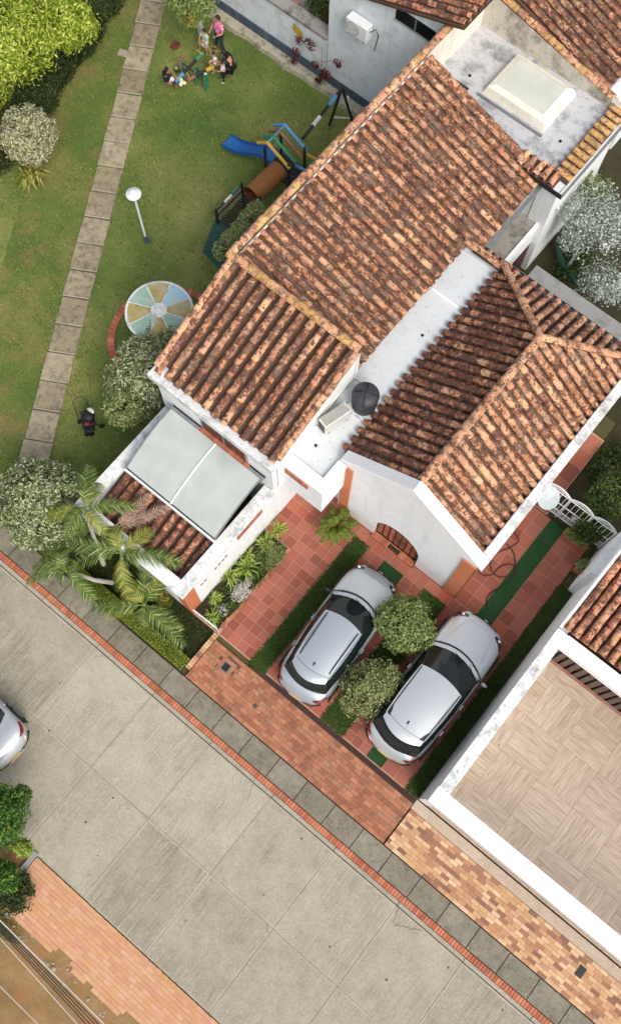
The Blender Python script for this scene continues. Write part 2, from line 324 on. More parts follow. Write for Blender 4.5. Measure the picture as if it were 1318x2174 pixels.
def thing(name, label, cat, loc=(0,0,0), rz=0, group=None):
    o = bpy.data.objects.new(name, None); COL.objects.link(o); o.location = loc; o.rotation_euler[2] = rz
    o.empty_display_size = 0.3; return tag(o, label, cat, group)
def copy_tree(o, parent=None):
    c = o.copy(); COL.objects.link(c); c.parent = parent
    for ch in list(o.children): copy_tree(ch, c)
    return c
def structure(mb, name, **kw): o = mb.build(name, **kw); o['kind'] = 'structure'; return o
def bx(a, b, mat): return MB().box(a, b, mat)

# ---------------------------------------------------------------- roof tiles
def tile_seg(mb, p, e, u, n, L, r0, r1, lift0, lift1, mat, k=6, arch=True):
    """one half-round tile starting at p, running along u (upslope), e across, n normal"""
    vs = []
    for (t, r, lf) in ((0, r0, lift0), (L, r1, lift1)):
        for j in range(k+1):
            a = math.pi*j/k; s = 1 if arch else -1
            vs.append(p + u*t + e*(-math.cos(a)*r) + n*(s*math.sin(a)*r*0.85 + lf))
    fs = [(j, j+1, k+2+j, k+1+j) for j in range(k)]
    if arch:   # visible thickness at the lower lip
        for j in range(k+1):
            a = math.pi*j/k; vs.append(p + e*(-math.cos(a)*(r0-0.018)) + n*(math.sin(a)*(r0-0.018)*0.85+lift0))
        fs += [(2*(k+1)+j, 2*(k+1)+j+1, j+1, j) for j in range(k)]
    mb.add(vs, fs, mat)
def roof(mb, o, e, u, width, length, mat, sp=0.29, ex=0.33, r=0.094, ext=None, panmat='pan', base=True, phase=0.5, mix=None):
    """rows of barrel tiles on the plane through o (eave corner), e along the eave, u upslope; ext(s)->(start,end)"""
    o = Vector(o); e = Vector(e).normalized(); u = Vector(u).normalized(); n = e.cross(u).normalized()
    if n.z < 0: n = -n
    nr = max(1, int(round(width/sp))); sp = width/nr
    for i in range(nr):
        s0 = (i+phase)*sp
        a, b = ext(s0) if ext else (0, length)
        if b-a > 0.08:
            t = a; jx = random.uniform(-0.008, 0.008); end = random.uniform(-0.035, 0.02); first = True
            while t < b-0.03:
                L = min(ex+0.07, b-t)
                tw = random.uniform(-0.012, 0.012); dd = e.copy(); uu = (u + e*tw).normalized()
                mm = mat
                if mix and random.random() < mix[1]: mm = mix[0]
                tile_seg(mb, o + e*(s0+jx+random.uniform(-0.006,0.006)) + u*(t+(end if first else 0)), dd, uu, n, L, r, r*0.84, 0.062+random.uniform(-0.004,0.006), 0.040, mm)
                t += ex*random.uniform(0.95, 1.05); first = False
        s1 = (i+phase+0.5)*sp
        a, b = ext(s1) if ext else (0, length)
        if b-a > 0.08 and s1 < width-0.02:
            t = a
            while t < b-0.03:
                tile_seg(mb, o + e*s1 + u*t, e, u, n, min(ex+0.02, b-t), sp/2*0.80, sp/2*0.86, 0.045, 0.040, panmat, 4, False)
                t += ex*1.02
    if base:
        N = 24; lo = []; hi = []
        for i in range(N+1):
            s0 = width*i/N; a, b = ext(s0) if ext else (0, length); b = max(b, a)
            lo.append(o+e*s0+u*a-n*0.045); hi.append(o+e*s0+u*b-n*0.045)
        mb.grid([lo, hi], 'mortar')
        mb.grid([[p-n*0.06 for p in lo], [p-n*0.06 for p in hi]], 'mortar')
def caps(mb, p0, p1, mat, r=0.115, ex=0.34, n=Vector((0,0,1)), mix=None, mortar='mortar'):
    p0, p1 = Vector(p0), Vector(p1); d = (p1-p0); L = d.length; u = d.normalized(); e = u.cross(n).normalized(); nn = e.cross(u).normalized()
    t = 0
    while t < L-0.05:
        mm = mix[0] if (mix and random.random() < mix[1]) else mat
        tile_seg(mb, p0+u*t+e*random.uniform(-0.01,0.01), e, (u+e*random.uniform(-0.03,0.03)).normalized(), nn, min(ex+0.06, L-t), r, r*0.88, 0.022, 0.0, mm, 8); t += ex
    if mortar: mb.tube([p0-nn*0.03, p1-nn*0.03], r*0.85, mortar, 6)

# ---------------------------------------------------------------- foliage
def leaves(center, radii, n, size, seed=0, hollow=0.55, lump=0.18, clumps=60, up=0.35, zcut=None, aspect=0.45, arr=None):
    """leaf-sized faces gathered in clumps through the volume of an uneven ellipsoid; returns arrays"""
    g = np.random.default_rng(seed); c = np.array(center); R = np.array(radii)
    cd_ = g.normal(size=(clumps,3)); cd_ /= np.linalg.norm(cd_, axis=1)[:,None]
    rad = (hollow+(1-hollow)*g.random(clumps)**0.6)*(1-lump*g.random(clumps)*1.4)
    cc = cd_*rad[:,None]
    k = g.integers(0, clumps, n); spread = 1.35/math.sqrt(clumps)
    p = cc[k] + g.normal(size=(n,3))*spread*(0.6+0.6*g.random((n,1)))
    l = np.linalg.norm(p, axis=1); bad = l > 1.08; p[bad] *= (1.0/l[bad]*(0.85+0.2*g.random(bad.sum())))[:,None]
    nrm = p/np.maximum(np.linalg.norm(p, axis=1)[:,None], 1e-6) + g.normal(size=(n,3))*0.55 + np.array([0,0,up])
    nrm /= np.linalg.norm(nrm, axis=1)[:,None]
    P = c + p*R
    if zcut is not None: ok = P[:,2] > zcut; P = P[ok]; nrm = nrm[ok]
    return P, nrm, g
def leaf_mesh(mb, P, nrm, g, size, mat, aspect=0.45):
    n = len(P); a = np.cross(nrm, g.normal(size=(n,3))); a /= np.linalg.norm(a, axis=1)[:,None]; b = np.cross(nrm, a)
    s = size*(0.65+0.7*g.random((n,1)))
    v0 = P - a*s; v2 = P + a*s; droop = nrm*s*0.18
    v1 = P + b*s*aspect - a*s*0.1 + droop; v3 = P - b*s*aspect - a*s*0.1 + droop
    V = np.stack([v0, v1, v2, v3], 1).reshape(-1,3); k = len(mb.v); i = mb.mi(mat)
    mb.v += [tuple(x) for x in V.tolist()]
    mb.f += [(k+4*j, k+4*j+1, k+4*j+2, k+4*j+3) for j in range(n)]; mb.m += [i]*n
def crown(mb, center, radii, n, size, mat, seed=0, **kw):
    asp = kw.pop('aspect', 0.45); P, nm, g = leaves(center, radii, n, size, seed, **kw); leaf_mesh(mb, P, nm, g, size, mat, asp)
def tree(name, label, cat, base, center, radii, n, size, mat, seed, trunk_r=0.06, limbs=6, extra=None, group=None, bark='bark', **kw):
    t = thing(name, label, cat, base, group=group)
    tb = MB(); base = Vector(base); c = Vector(center)
    fork = base.lerp(c, 0.55); tb.tube([base, base.lerp(fork,0.5)+Vector((0.03,0.02,0)), fork], [trunk_r*1.3, trunk_r, trunk_r*0.85], bark)
    rr = random.Random(seed)
    for i in range(limbs):
        d = Vector((rr.uniform(-1,1)*radii[0], rr.uniform(-1,1)*radii[1], rr.uniform(0,0.9)*radii[2]))*0.75
        tb.tube([fork, fork.lerp(c+d, 0.5)+Vector((0,0,0.04)), c+d], [trunk_r*0.6, trunk_r*0.35, trunk_r*0.12], bark, 5)
    tb.build('trunk', t, smooth=True)
    cb = MB(); crown(cb, center, radii, n, size, mat, seed, **kw)
    if extra:
        for j, (cc, rr_, nn, mm) in enumerate(extra): crown(cb, cc, rr_, nn, size, mm, seed+50+j, **kw)
    cb.build('crown', t); return t
def frond(parent, p0, p1, sag, mat, wid=0.28, n=26, name='frond', side_up=0.25):
    """pinnate palm frond from p0 to tip p1 arching upward by sag"""
    p0, p1 = Vector(p0), Vector(p1); mb = MB(); pts = []
    curl = Vector((random.uniform(-.06,.06), random.uniform(-.06,.06), 0))
    for i in range(13):
        t = i/12; p = p0.lerp(p1, t)+curl*math.sin(math.pi*t)*(p1-p0).length; p.z += sag*4*t*(1-t)*(1-0.3*t); pts.append(p)
    mb.tube(pts, [0.013*(1-0.85*i/12)+0.002 for i in range(13)], mat, 4)
    d0 = (p1-p0).normalized(); side = d0.cross(Vector((0,0,1))).normalized(); n = int(n*1.9)
    for i in range(n):
        t = 0.12+0.88*i/n; f = t*12; k = min(int(f), 11); p = pts[k].lerp(pts[k+1], f-k); dd = (pts[k+1]-pts[k]).normalized()
        L = wid*1.15*math.sin(math.pi*min(1, t*0.84+0.12))**0.55*random.uniform(0.75,1.15)
        for sg in (-1, 1):
            if random.random() < 0.05: continue
            tip = p + side*sg*L*random.uniform(0.70,0.85) + dd*L*random.uniform(0.55,0.8) + Vector((0,0,-L*side_up*random.uniform(0.6,1.8)))
            mid = p.lerp(tip, 0.5)+Vector((0,0,0.04*L/0.3)); ww = dd*0.010
            mb.add([p-ww, mid-ww*1.2, tip, mid+ww*1.2, p+ww], [(0,1,2,3,4)], mat)
    return mb.build(name, parent)
def blades(mb, poly_fn, n, h, mat, seed=1, w_=0.012):
    """short grass: poly_fn(g) gives a base point"""
    g = random.Random(seed)
    for _ in range(n):
        x, y, z = poly_fn(g); a = g.uniform(0, 6.28); hh = h*g.uniform(0.5, 1.2); dx, dy = math.cos(a), math.sin(a); l = g.uniform(0.2, 0.9)*hh
        mb.add([(x-dy*w_, y+dx*w_, z), (x+dy*w_, y-dx*w_, z), (x+dx*l, y+dy*l, z+hh)], [(0,1,2)], mat)

# ================================================================= SETTING: ground, road, pavements
structure(MB().quad([(-260,-260,-0.03),(260,-260,-0.03),(260,260,-0.03),(-260,260,-0.03)], 'earth'), 'ground')
structure(MB().quad([(-60,0.42,0.0),(-9.2,0.42,0.0),(-9.2,18.9,0.0),(-60,18.9,0.0)], 'lawn'), 'lawn')
# drier strip of grass on the far side of the path
pathdir = Vector((8.48,-14.81,0)).normalized(); pn = Vector((-pathdir.y, pathdir.x, 0))
P0 = Vector((-21.47,17.3,0)); PW = 0.86   # left edge of the path
def pp(t, s, z=0): q = P0 + pathdir*t + pn*s; return (q.x, q.y, z)
structure(MB().quad([pp(-6,-2.2,0.004),pp(18.8,-2.2,0.004),pp(18.8,-0.02,0.004),pp(-6,-0.02,0.004)], 'lawn_dry'), 'dry_grass_verge')
mb = MB(); t = -3.9
mb.quad([pp(-4,-0.01,0.012),pp(18.6,-0.01,0.012),pp(18.6,PW+0.01,0.012),pp(-4,PW+0.01,0.012)], 'path')
random.seed(3)
while t < 18.5:
    L = 0.985; j = [random.uniform(-0.025,0.025) for _ in range(6)]
    a = [pp(t+0.02,0.0+j[0],0.05), pp(t+L-0.02,0.0+j[1],0.05), pp(t+L-0.02+j[4]*0.6,PW+j[2],0.05), pp(t+0.02+j[5]*0.6,PW+j[3],0.05)]
    b = [(x,y,0.0) for x,y,z in a]
    mb.add(a+b, [(0,1,2,3),(4,5,1,0),(5,6,2,1),(6,7,3,2),(7,4,0,3)], 'path')
    mb.quad([pp(t+0.985-0.02,0.0,0.02),pp(t+0.985+0.02,0.0,0.02),pp(t+0.985+0.02,PW,0.02),pp(t+0.985-0.02,PW,0.02)], 'crack'); mb.quad([pp(t+0.93,0.01,0.056),pp(t+0.965,0.01,0.056),pp(t+0.965,PW-0.02,0.056),pp(t+0.93,PW-0.02,0.056)], 'road_edge')
    t += L
structure(mb, 'garden_path')
def slabs(mb, xs, ys, z, gap, mat, base, jit=0.0):
    for i in range(len(xs)-1):
        for j in range(len(ys)-1):
            x0, x1, y0, y1 = xs[i]+gap/2, xs[i+1]-gap/2, ys[j]+gap/2, ys[j+1]-gap/2
            mb.box((x0,y0,z-0.03), (x1,y1,z+random.uniform(-jit,jit)), mat, True)
    mb.quad([(xs[0],ys[0],z-0.022),(xs[-1],ys[0],z-0.022),(xs[-1],ys[-1],z-0.022),(xs[0],ys[-1],z-0.022)], base)
RX = [-60,-40,-20,-13.55,-11.4,-9.25,-7.1,-4.95,-2.8,-0.55,1.65,3.85,6.05,8.25,10.45,12.65,14.85,30,60]
mb = MB()
for i in range(len(RX)-1):
    for y0, y1 in ((-5.76,-3.14),(-3.14,-0.60)):
        x0, x1 = RX[i]+0.006, RX[i+1]-0.006; a, b = y0+0.006, y1-0.006; bw_ = 0.05; z = 0.03; q0 = [(x0,a,z),(x1,a,z),(x1,b,z),(x0,b,z)]
        q1 = [(x0+bw_,a+bw_*0.8,z),(x1-bw_,a+bw_*0.8,z),(x1-bw_,b-bw_,z),(x0+bw_,b-bw_,z)]
        mb.add(q0+q1, [(k,(k+1)%4,4+(k+1)%4,4+k) for k in range(4)], 'road_edge'); mb.quad([q1[0],q1[1],q1[2],q1[3]], random.choice(['road','road','road2']))
mb.quad([(-60,-5.76,0.018),(60,-5.76,0.018),(60,-0.6,0.018),(-60,-0.6,0.018)], 'joint')
structure(mb, 'road')
mb = MB()
for i in range(len(RX)-1): mb.box((RX[i]+0.01,-0.575,0), (RX[i+1]-0.01,-0.47,0.034), 'road', True)
mb.quad([(-60,-0.6,0.006),(60,-0.6,0.006),(60,-0.44,0.006),(-60,-0.44,0.006)], 'crack')
structure(mb, 'gutter_edge')
mb = MB(); x = -16.0
mb.box((-16,-0.46,0), (14,-0.28,0.042), 'mortar')
while x < 14: mb.box((x+0.006,-0.455,0.02), (x+0.084,-0.285,0.06+random.uniform(-0.003,0.003)), 'kerb', True); x += 0.092
structure(mb, 'kerb_strip')
mb = MB(); xs = [-6.97+0.99*k for k in range(-14, 24)]
slabs(mb, xs, [-0.27, 0.40], 0.058, 0.028, 'walk', 'crack', 0.002); structure(mb, 'pavement')

def pavers(mb, x0, x1, y0, y1, lx, ly, z, mat, base, gap=0.008, along='x', skip=None, jit=0.003, clip=True):
    rows = int(round((y1-y0)/ly)); ly = (y1-y0)/rows
    for j in range(rows):
        x = x0 - (lx*0.5 if j % 2 else 0) - lx*0.13*((j*7)%3)
        while x < x1:
            a, b = max(x, x0)+gap/2, min(x+lx, x1)-gap/2
            if b-a > 0.02 and not (skip and skip((a+b)/2, y0+(j+0.5)*ly)):
                dz = random.uniform(-jit,jit); s = random.uniform(-0.002,0.002)
                mb.box((a,y0+j*ly+gap/2+s,z-0.03), (b,y0+(j+1)*ly-gap/2+s,z+dz), mat, True)
            x += lx
    mb.quad([(x0,y0+(0.24 if mat == 'brickold' else 0),z-0.012),(x1,y0+(0.24 if mat == 'brickold' else 0),z-0.012),(x1,y1,z-0.012),(x0,y1,z-0.012)], base)
mb = MB(); sk = lambda x, y: -4.08 < x < -3.62 and 1.10 < y < 1.58
pavers(mb, -4.58, 2.58, 0.42, 1.76, 0.235, 0.122, 0.064, 'brick', 'mortar', skip=sk)
for (a, b, c_, d_) in ((-4.08,-3.98,1.1,1.58),(-3.72,-3.62,1.1,1.58),(-3.98,-3.72,1.1,1.20),(-3.98,-3.72,1.48,1.58)): mb.box((a,c_,0.03),(b,d_,0.069),'brick',True)
structure(mb, 'brick_apron')
mb = MB(); pavers(mb, 2.62, 14.5, 0.42, 1.62, 0.255, 0.109, 0.064, 'brickcol', 'sandjoint', 0.009)
structure(mb, 'mixed_brick_apron')
structure(bx((2.6,1.63,0.03),(14.5,1.92,0.075),'silln'), 'door_sill_strip')
mb = MB(); g6 = random.Random(31); pavers(mb, -4.46, 7.0, -7.30, -5.78, 0.24, 0.12, 0.034, 'brickold', 'sandjoint', 0.005, skip=lambda x, y: y < -7.05 and (math.sin(x*2.3)+math.sin(x*5.1+1) > (0.4 if y < -7.18 else 1.1)))
structure(mb, 'worn_brick_verge')
structure(bx((-4.62,-7.4,0),(-4.48,-5.70,0.10),'concgrey'), 'kerb_stone')
structure(MB().quad([(-60,-30,0.002),(60,-30,0.002),(60,-5.8,0.002),(-60,-5.8,0.002)], 'dirt'), 'bare_ground')
# driveway of square terracotta tiles
mb = MB(); g_ = 0.308; random.seed(11)
def terr(x0, x1, y0, y1, g=0.308):
    nx, ny = max(1,round((x1-x0)/g)), max(1,round((y1-y0)/g)); gx, gy = (x1-x0)/nx, (y1-y0)/ny
    for i in range(nx):
        for j in range(ny):
            mb.box((x0+i*gx+0.007, y0+j*gy+0.007, 0.03), (x0+(i+1)*gx-0.007, y0+(j+1)*gy-0.007, 0.072+random.uniform(-0.001,0.001)), 'terra', True)
mb.box((-5.60,1.92,0.0),(2.6,7.11,0.066), 'grout'); mb.box((-5.60,7.11,0.0),(-4.42,7.30,0.06),'terra')
mb.box((-0.02,7.10,0.0), (2.15,10.85,0.066), 'grout')
mb.box((-0.0,10.9,0.0), (0.62,13.95,0.066), 'grout')
terr(-4.62,-3.42,1.95,7.08); terr(-5.6,-4.62,5.2,7.08)
terr(-2.88,-2.30,1.95,6.70); terr(-1.52,-0.86,1.95,6.70); terr(-3.42,-0.86,6.70,7.08,0.33)
terr(-2.3,-1.52,6.3,6.70,0.39) ; terr(-0.06,0.78,1.95,7.08,0.29); terr(-0.86,-0.06,6.75,7.08,0.33)
terr(1.32,2.15,1.95,7.4,0.40); terr(0.0,0.78,7.10,10.85,0.40); terr(1.32,2.15,7.4,10.85,0.40)
terr(0.0,0.60,10.92,13.9,0.6)
structure(mb, 'terracotta_driveway')
mb = MB(); mb.quad([(0.62,10.9,0.01),(14,10.9,0.01),(14,20,0.01),(0.62,20,0.01)], 'soil')
mb.quad([(-5.3,14.7,0.004),(14,14.7,0.004),(14,40,0.004),(-5.3,40,0.004)], 'soil'); structure(mb, 'garden_soil')
structure(MB().quad([(-9.6,0.42,0.03),(-4.74,0.42,0.03),(-4.74,1.9,0.03),(-9.6,1.9,0.03)], 'soil'), 'front_bed_soil')
structure(bx((-5.6,1.97,0.03),(-4.72,5.15,0.10),'soil'), 'side_bed_soil')
# short tufts standing out of the mown lawn
mb = MB(); g0 = random.Random(17); cl = [(g0.uniform(-26,-9.9), g0.uniform(0.5,18.3)) for _ in range(1500)]
def tuft(g):
    while True:
        if g.random() < 0.45: x, y = g.uniform(-27,-9.9), g.uniform(0.5,18.3)
        else: c_ = g.choice(cl); x, y = c_[0]+g.gauss(0,0.22), c_[1]+g.gauss(0,0.22)
        s_ = (Vector((x,y,0))-P0).dot(pn)
        if not (-0.0 < s_ < PW) and x < -9.85 and y > 0.45 and y < 18.35: return (x,y,0.0)
blades(mb, tuft, 60000, 0.055, 'tuft', 19, 0.017)
tag(mb.build('lawn_tufts'), 'short grass tufts over the whole lawn', 'grass', kind='stuff')
# turf strips set in the driveway
random.seed(5)
for nm, lab, x0, x1, y0, y1, gm, cnt in (('grass_strip','long strip of short grass left of the parked cars',-3.40,-2.90,1.86,6.72,'grassblade',9000),
        ('grass_strip','strip of short grass between the two parked cars',-0.84,-0.08,1.94,6.75,'grassblade',11000),
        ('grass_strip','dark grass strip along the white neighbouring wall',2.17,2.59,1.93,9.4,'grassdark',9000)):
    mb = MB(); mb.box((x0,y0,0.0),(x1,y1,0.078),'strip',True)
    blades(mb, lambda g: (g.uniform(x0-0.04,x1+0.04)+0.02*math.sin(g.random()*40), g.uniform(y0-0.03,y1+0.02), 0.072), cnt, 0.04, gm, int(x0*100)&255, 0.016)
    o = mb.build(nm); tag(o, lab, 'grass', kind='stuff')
def mat_(x0,x1,y0,y1,lab):
    mb = MB(); mb.box((x0,y0,0.066),(x1,y1,0.09),'turf'); tag(mb.build('turf_mat'), lab, 'turf mat', 'green turf mats on the driveway')
mat_(-2.30,-1.52,1.95,6.30,'long green turf mat under the left silver car')
mat_(-2.28,-1.56,6.32,6.69,'small green turf mat in front of the arched doorway')
mat_(0.79,1.31,1.95,10.85,'long narrow green turf mat running from under the right car to the white gate')
# drain grate
t_ = thing('drain_grate', 'long rusty brown drain grate across the mouth of the driveway', 'drain grate', (-0.4,1.84,0.06))
mb = MB(); mb.box((-3.33,1.765,0.03),(2.58,1.915,0.045),'crack'); mb.build('channel', t_)
mb = MB(); mb.box((-3.35,1.765,0.045),(2.58,1.785,0.072),'iron'); mb.box((-3.35,1.895,0.045),(2.58,1.915,0.072),'iron'); mb.build('frame', t_)
mb = MB(); x = -3.32
while x < 2.57: mb.box((x,1.786,0.05),(x+0.022,1.894,0.070),'iron'); x += 0.05
mb.build('bar', t_)
for nm, lab, a, b in (('access_cover','grey metal access cover set in the orange brick apron',(-3.97,1.21),(-3.73,1.47)), ('access_cover','black access cover set in the mixed colour brick apron',(8.50,1.04),(8.70,1.34))):
    mb = MB(); mb.box((a[0],a[1],0.04),(b[0],b[1],0.073),'steel' if a[0] < 0 else 'black'); mb.box((a[0]+0.02,a[1]+0.02,0.07),(b[0]-0.02,b[1]-0.02,0.078),'black'); tag(mb.build(nm), lab, 'access cover')
tag(MB().box((-2.56,0.98,0.062),(-2.44,1.10,0.072),'crack').build('access_cover'), 'small dark square cover in the middle of the orange brick apron', 'access cover')
# cracks and marks
mb = MB()
def crackline(a, b, n=9, wd=0.012, z=0.036):
    a, b = Vector(a), Vector(b); pr = None
    for i in range(n+1):
        q = a.lerp(b, i/n)+Vector((random.uniform(-0.03,0.03), random.uniform(-0.03,0.03), 0))
        if pr is not None:
            s = (q-pr).normalized(); s = Vector((-s.y, s.x, 0))*wd/2; mb.quad([pr-s, q-s, q+s, pr+s], 'crack')
        pr = q
crackline((3.9,-0.62,0.0337),(4.05,-1.0,0.0337)); crackline((4.05,-1.0,0.0337),(4.45,-0.85,0.0337)); crackline((4.45,-0.85,0.0337),(4.75,-0.62,0.0337))
g = random.Random(44)
for px_, py_ in ((128,1450),(226,1676),(241,1694),(105,1551),(395,1955),(208,1816),(942,2099),(951,2054),(1066,2144),(182,1745),(700,2010),(560,1900),(640,1780),(820,2080)):
    c_ = W(px_,py_,0.0335); r = g.uniform(0.015,0.035); mb.quad([c_+Vector((r*math.cos(a)*g.uniform(.7,1.3),r*math.sin(a)*g.uniform(.7,1.3),0)) for a in [2*math.pi*k/9 for k in range(9)]], 'crack')
for k in range(9):
    x_ = g.uniform(-8,8); y_ = g.choice([-3.14,-0.62,-3.14]); crackline((x_,y_,0.0338),(x_+g.uniform(-.25,.25),y_-g.uniform(.15,.5),0.0338),6,0.008)
structure(mb, 'road_crack')

# ================================================================= MAIN HOUSE
H = thing('house', 'white house with weathered clay tile roofs, arched doorway and garage gable in the middle', 'house', (-5.0,9.0,0))
ZP = 4.40      # front parapet
# walls of the living wing
mb = MB()
mb.box((-9.62,5.72,0),(-5.645,5.90,4.1),'plaster')                        # front wall
mb.prism([(5.90,0),(9.10,0),(9.10,5.55),(5.90,4.30)], 'x', -5.80, -5.63, 'plaster')  # right wall above the flat roof
mb.prism([(5.9,0),(17.5,0),(17.5,5.38),(9.2,5.38),(5.90,4.15)], 'x', -9.80, -9.62, 'plaster')  # left wall
mb.box((-9.62,9.13,3.5),(-5.63,9.24,5.50),'plaster')                     # wall between the two roofs
mb.build('wall', H)
mb = MB()                                                                # parapet in front of the tiles
mb.prism([(5.66,4.10),(5.92,4.10),(5.92,4.36),(5.66,4.40)], 'x', -9.86, -5.61, 'cap')
mb.box((-9.88,5.655,4.12),(-9.50,6.14,4.412),'cap'); mb.box((-5.86,5.915,4.12),(-5.60,6.24,4.43),'cap_clean')
mb.build('parapet', H, bevel=0.02)
mb = MB()                                                                # front roof
fu = Vector((0, 3.28, 1.27)).normalized()
roof(mb, (-9.84,5.90,4.37), (1,0,0), fu, 4.22, 3.5, 'tile_front', sp=0.325, ex=0.36, r=0.105, mix=('tile_warm',0.12))
caps(mb, (-9.80,5.98,4.50), (-9.80,9.12,5.72), 'tile_warm', 0.10)
caps(mb, (-5.66,5.98,4.50), (-5.66,9.12,5.72), 'tile_warm', 0.10)
mb.build('tile_roof', H, smooth=True)
mb = MB(); caps(mb, (-9.95,9.20,5.76), (-5.62,9.20,5.76), 'tile_yellow', 0.125, mix=('tile_warm',0.15)); mb.build('ridge_cap', H, smooth=True)
mb = MB()                                                                # big roof, falls towards the flat roof
bu = Vector((-4.15, 0, 1.40)).normalized()
roof(mb, (-5.72,9.26,4.24), (0,1,0), bu, 8.20, 4.28, 'tile', sp=0.29, ex=0.34, mix=('tile_warm',0.2), ext=lambda s: (0 if s < 5.2 else -0.37, 4.28))
mb.build('tile_roof', H, smooth=True)
mb = MB(); caps(mb, (-9.92,20.45,5.60), (-9.92,9.25,5.72), 'tile_warm', 0.125, mix=('tile_yellow',0.4))
mb.tube([(-9.76,9.3,5.655),(-9.76,17.4,5.635)], 0.035, 'oldwall', 6); mb.build('ridge_cap', H, smooth=True)
mb = MB(); caps(mb, (-5.45,17.42,4.20), (-9.70,17.42,5.70), 'tile', 0.10, n=Vector((0,0,1))); mb.build('verge_cap', H, smooth=True)
# flat roof and the cantilevered box over the entry
mb = MB(); mb.box((-5.80,6.30,3.55),(-4.30,14.42,3.95),'flat'); mb.box((-5.75,14.20,3.9),(-4.6,14.42,4.0),'flat')
mb.box((-5.72,12.62,3.95),(-4.75,12.70,3.985),'cap_clean'); mb.build('flat_roof', H)
mb = MB()
mb.box((-5.70,6.10,2.42),(-4.27,6.46,3.98),'plaster'); mb.box((-4.52,6.46,2.42),(-4.27,7.12,3.98),'plaster'); mb.box((-5.62,6.46,2.42),(-4.52,7.3,3.55),'plaster'); mb.box((-5.80,5.90,0),(-5.61,7.3,4.06),'plaster')
mb.build('entry_canopy_box', H)
mb = MB(); mb.box((-5.72,6.075,3.975),(-4.245,6.45,4.10),'cap_clean'); mb.box((-4.53,6.45,3.975),(-4.245,7.10,4.10),'cap_clean'); mb.build('parapet', H, bevel=0.015)
mb = MB(); x = -5.50
for k in range(9): mb.box((x,6.055,3.60),(x+0.075,6.10,3.84),'trimbrick'); x += 0.085
mb.build('brick_trim', H)
for x_, y_ in ((-5.27,7.06),(-5.05,11.38)): MB().lathe((x_,y_,3.95),[(0.045,0.0),(0.045,0.012)],'black',12).build('drain_hole', H)
bx((-5.61,7.3,0),(-4.46,7.45,3.54),'plaster').build('wall', H)
# garage with gable
AX, AZ = -2.33, 5.74
gp = [(-4.42,0.0),(-0.02,0.0),(-0.02,4.02),(AX,AZ),(-4.42,4.18)]
def archpts(x0, x1, zs, zc, n=14):
    cx = (x0+x1)/2; hw = (x1-x0)/2; return [(cx+hw*math.cos(math.pi*k/n), zs+(zc-zs)*math.sin(math.pi*k/n)) for k in range(n+1)]
mb = MB(); arch = archpts(-3.06, -1.50, 1.0, 2.0)
left = [(-4.42,0.0),(-3.06,0.0)] + arch[::-1] + [(-1.50,0.0),(-0.02,0.0),(-0.02,4.02),(AX,AZ),(-4.42,4.18)]
# gable wall with the opening: front/back faces as strips around the arch
def wallwith(mb, y0, y1, mat):
    xs = [-4.42,-3.06]+[p[0] for p in arch[::-1]][1:-1]+[-1.50,-0.02]; top = lambda x: (4.18+(x+4.42)*(AZ-4.18)/(AX+4.42)) if x < AX else (AZ+(x-AX)*(4.02-AZ)/(-0.02-AX))
    xs = sorted(set(xs+[AX])); bot = {}
    def zb(x, side):
        if x <= -3.06+1e-6 and side < 0: return 0.0
        if x >= -1.50-1e-6 and side > 0: return 0.0
        c = (x+2.28)/0.78; return 1.0+1.0*math.sqrt(max(0,1-c*c))
    for a, b in zip(xs[:-1], xs[1:]):
        inside = (a > -3.06-1e-6 and b < -1.50+1e-6); za = zb(a,1) if inside else 0; zbb = zb(b,-1) if inside else 0
        if inside and abs(a+3.06) < 1e-6: za = 1.0
        if inside and abs(b+1.50) < 1e-6: zbb = 1.0
        mb.prism([(a,za),(b,zbb),(b,top(b)),(a,top(a))], 'y', y0, y1, mat)
wallwith(mb, 7.12, 7.36, 'plaster')
mb.box((-4.45,7.36,0),(-4.30,14.4,3.9),'plaster'); mb.box((-0.16,7.36,0),(-0.02,14.45,3.98),'plaster'); mb.box((-5.5,14.3,0),(-0.02,14.42,3.98),'plaster')
mb.build('wall', H)
mb = MB(); mb.box((-4.36,7.07,0.07),(-4.05,7.12,4.02),'orange'); mb.build('pilaster', H)
mb = MB(); mb.box((-0.43,7.07,0.07),(0.0,7.12,3.86),'orange'); mb.box((-0.02,7.07,0.07),(0.02,7.55,3.86),'orange'); mb.build('pilaster', H)
bx((-4.0,7.085,0.07),(-3.1,7.12,0.14),'terra').build('skirting', H); bx((-1.48,7.085,0.07),(-0.45,7.12,0.14),'terra').build('skirting', H)
mb = MB()
def slopecap(x0, z0, x1, z1, y0, y1, th, mat): mb.prism([(x0,z0-th),(x1,z1-th),(x1,z1),(x0,z0)], 'y', y0, y1, mat)
slopecap(-4.47,4.30,AX,5.88,7.09,7.40,0.16,'cap_clean'); slopecap(AX,5.88,0.12,4.08,7.088,7.42,0.16,'cap_clean'); mb.build('gable_coping', H, bevel=0.012)
mb = MB(); mb.box((-0.14,7.30,3.95),(0.13,14.46,4.13),'cap'); mb.build('parapet', H, bevel=0.012)
lu = Vector((2.24,0,1.60)).normalized(); ru = Vector((-2.20,0,1.66)).normalized(); LL = math.hypot(2.24,1.60); RL = math.hypot(2.2,1.66)
RY = 12.42
def extL(s):   # s = distance along +Y from 7.38 ; hip cuts the top beyond the ridge end
    y = 7.38+s; return (0, LL if y < RY else LL*max(0, 1-(y-RY)/(14.50-RY)))
mb = MB(); roof(mb, (-4.60,7.38,4.00), (0,1,0), lu, 7.10, LL, 'tile_dark', sp=0.285, ex=0.34, r=0.10, ext=extL, mix=('tile_warm',0.1)); mb.build('tile_roof', H, smooth=True)
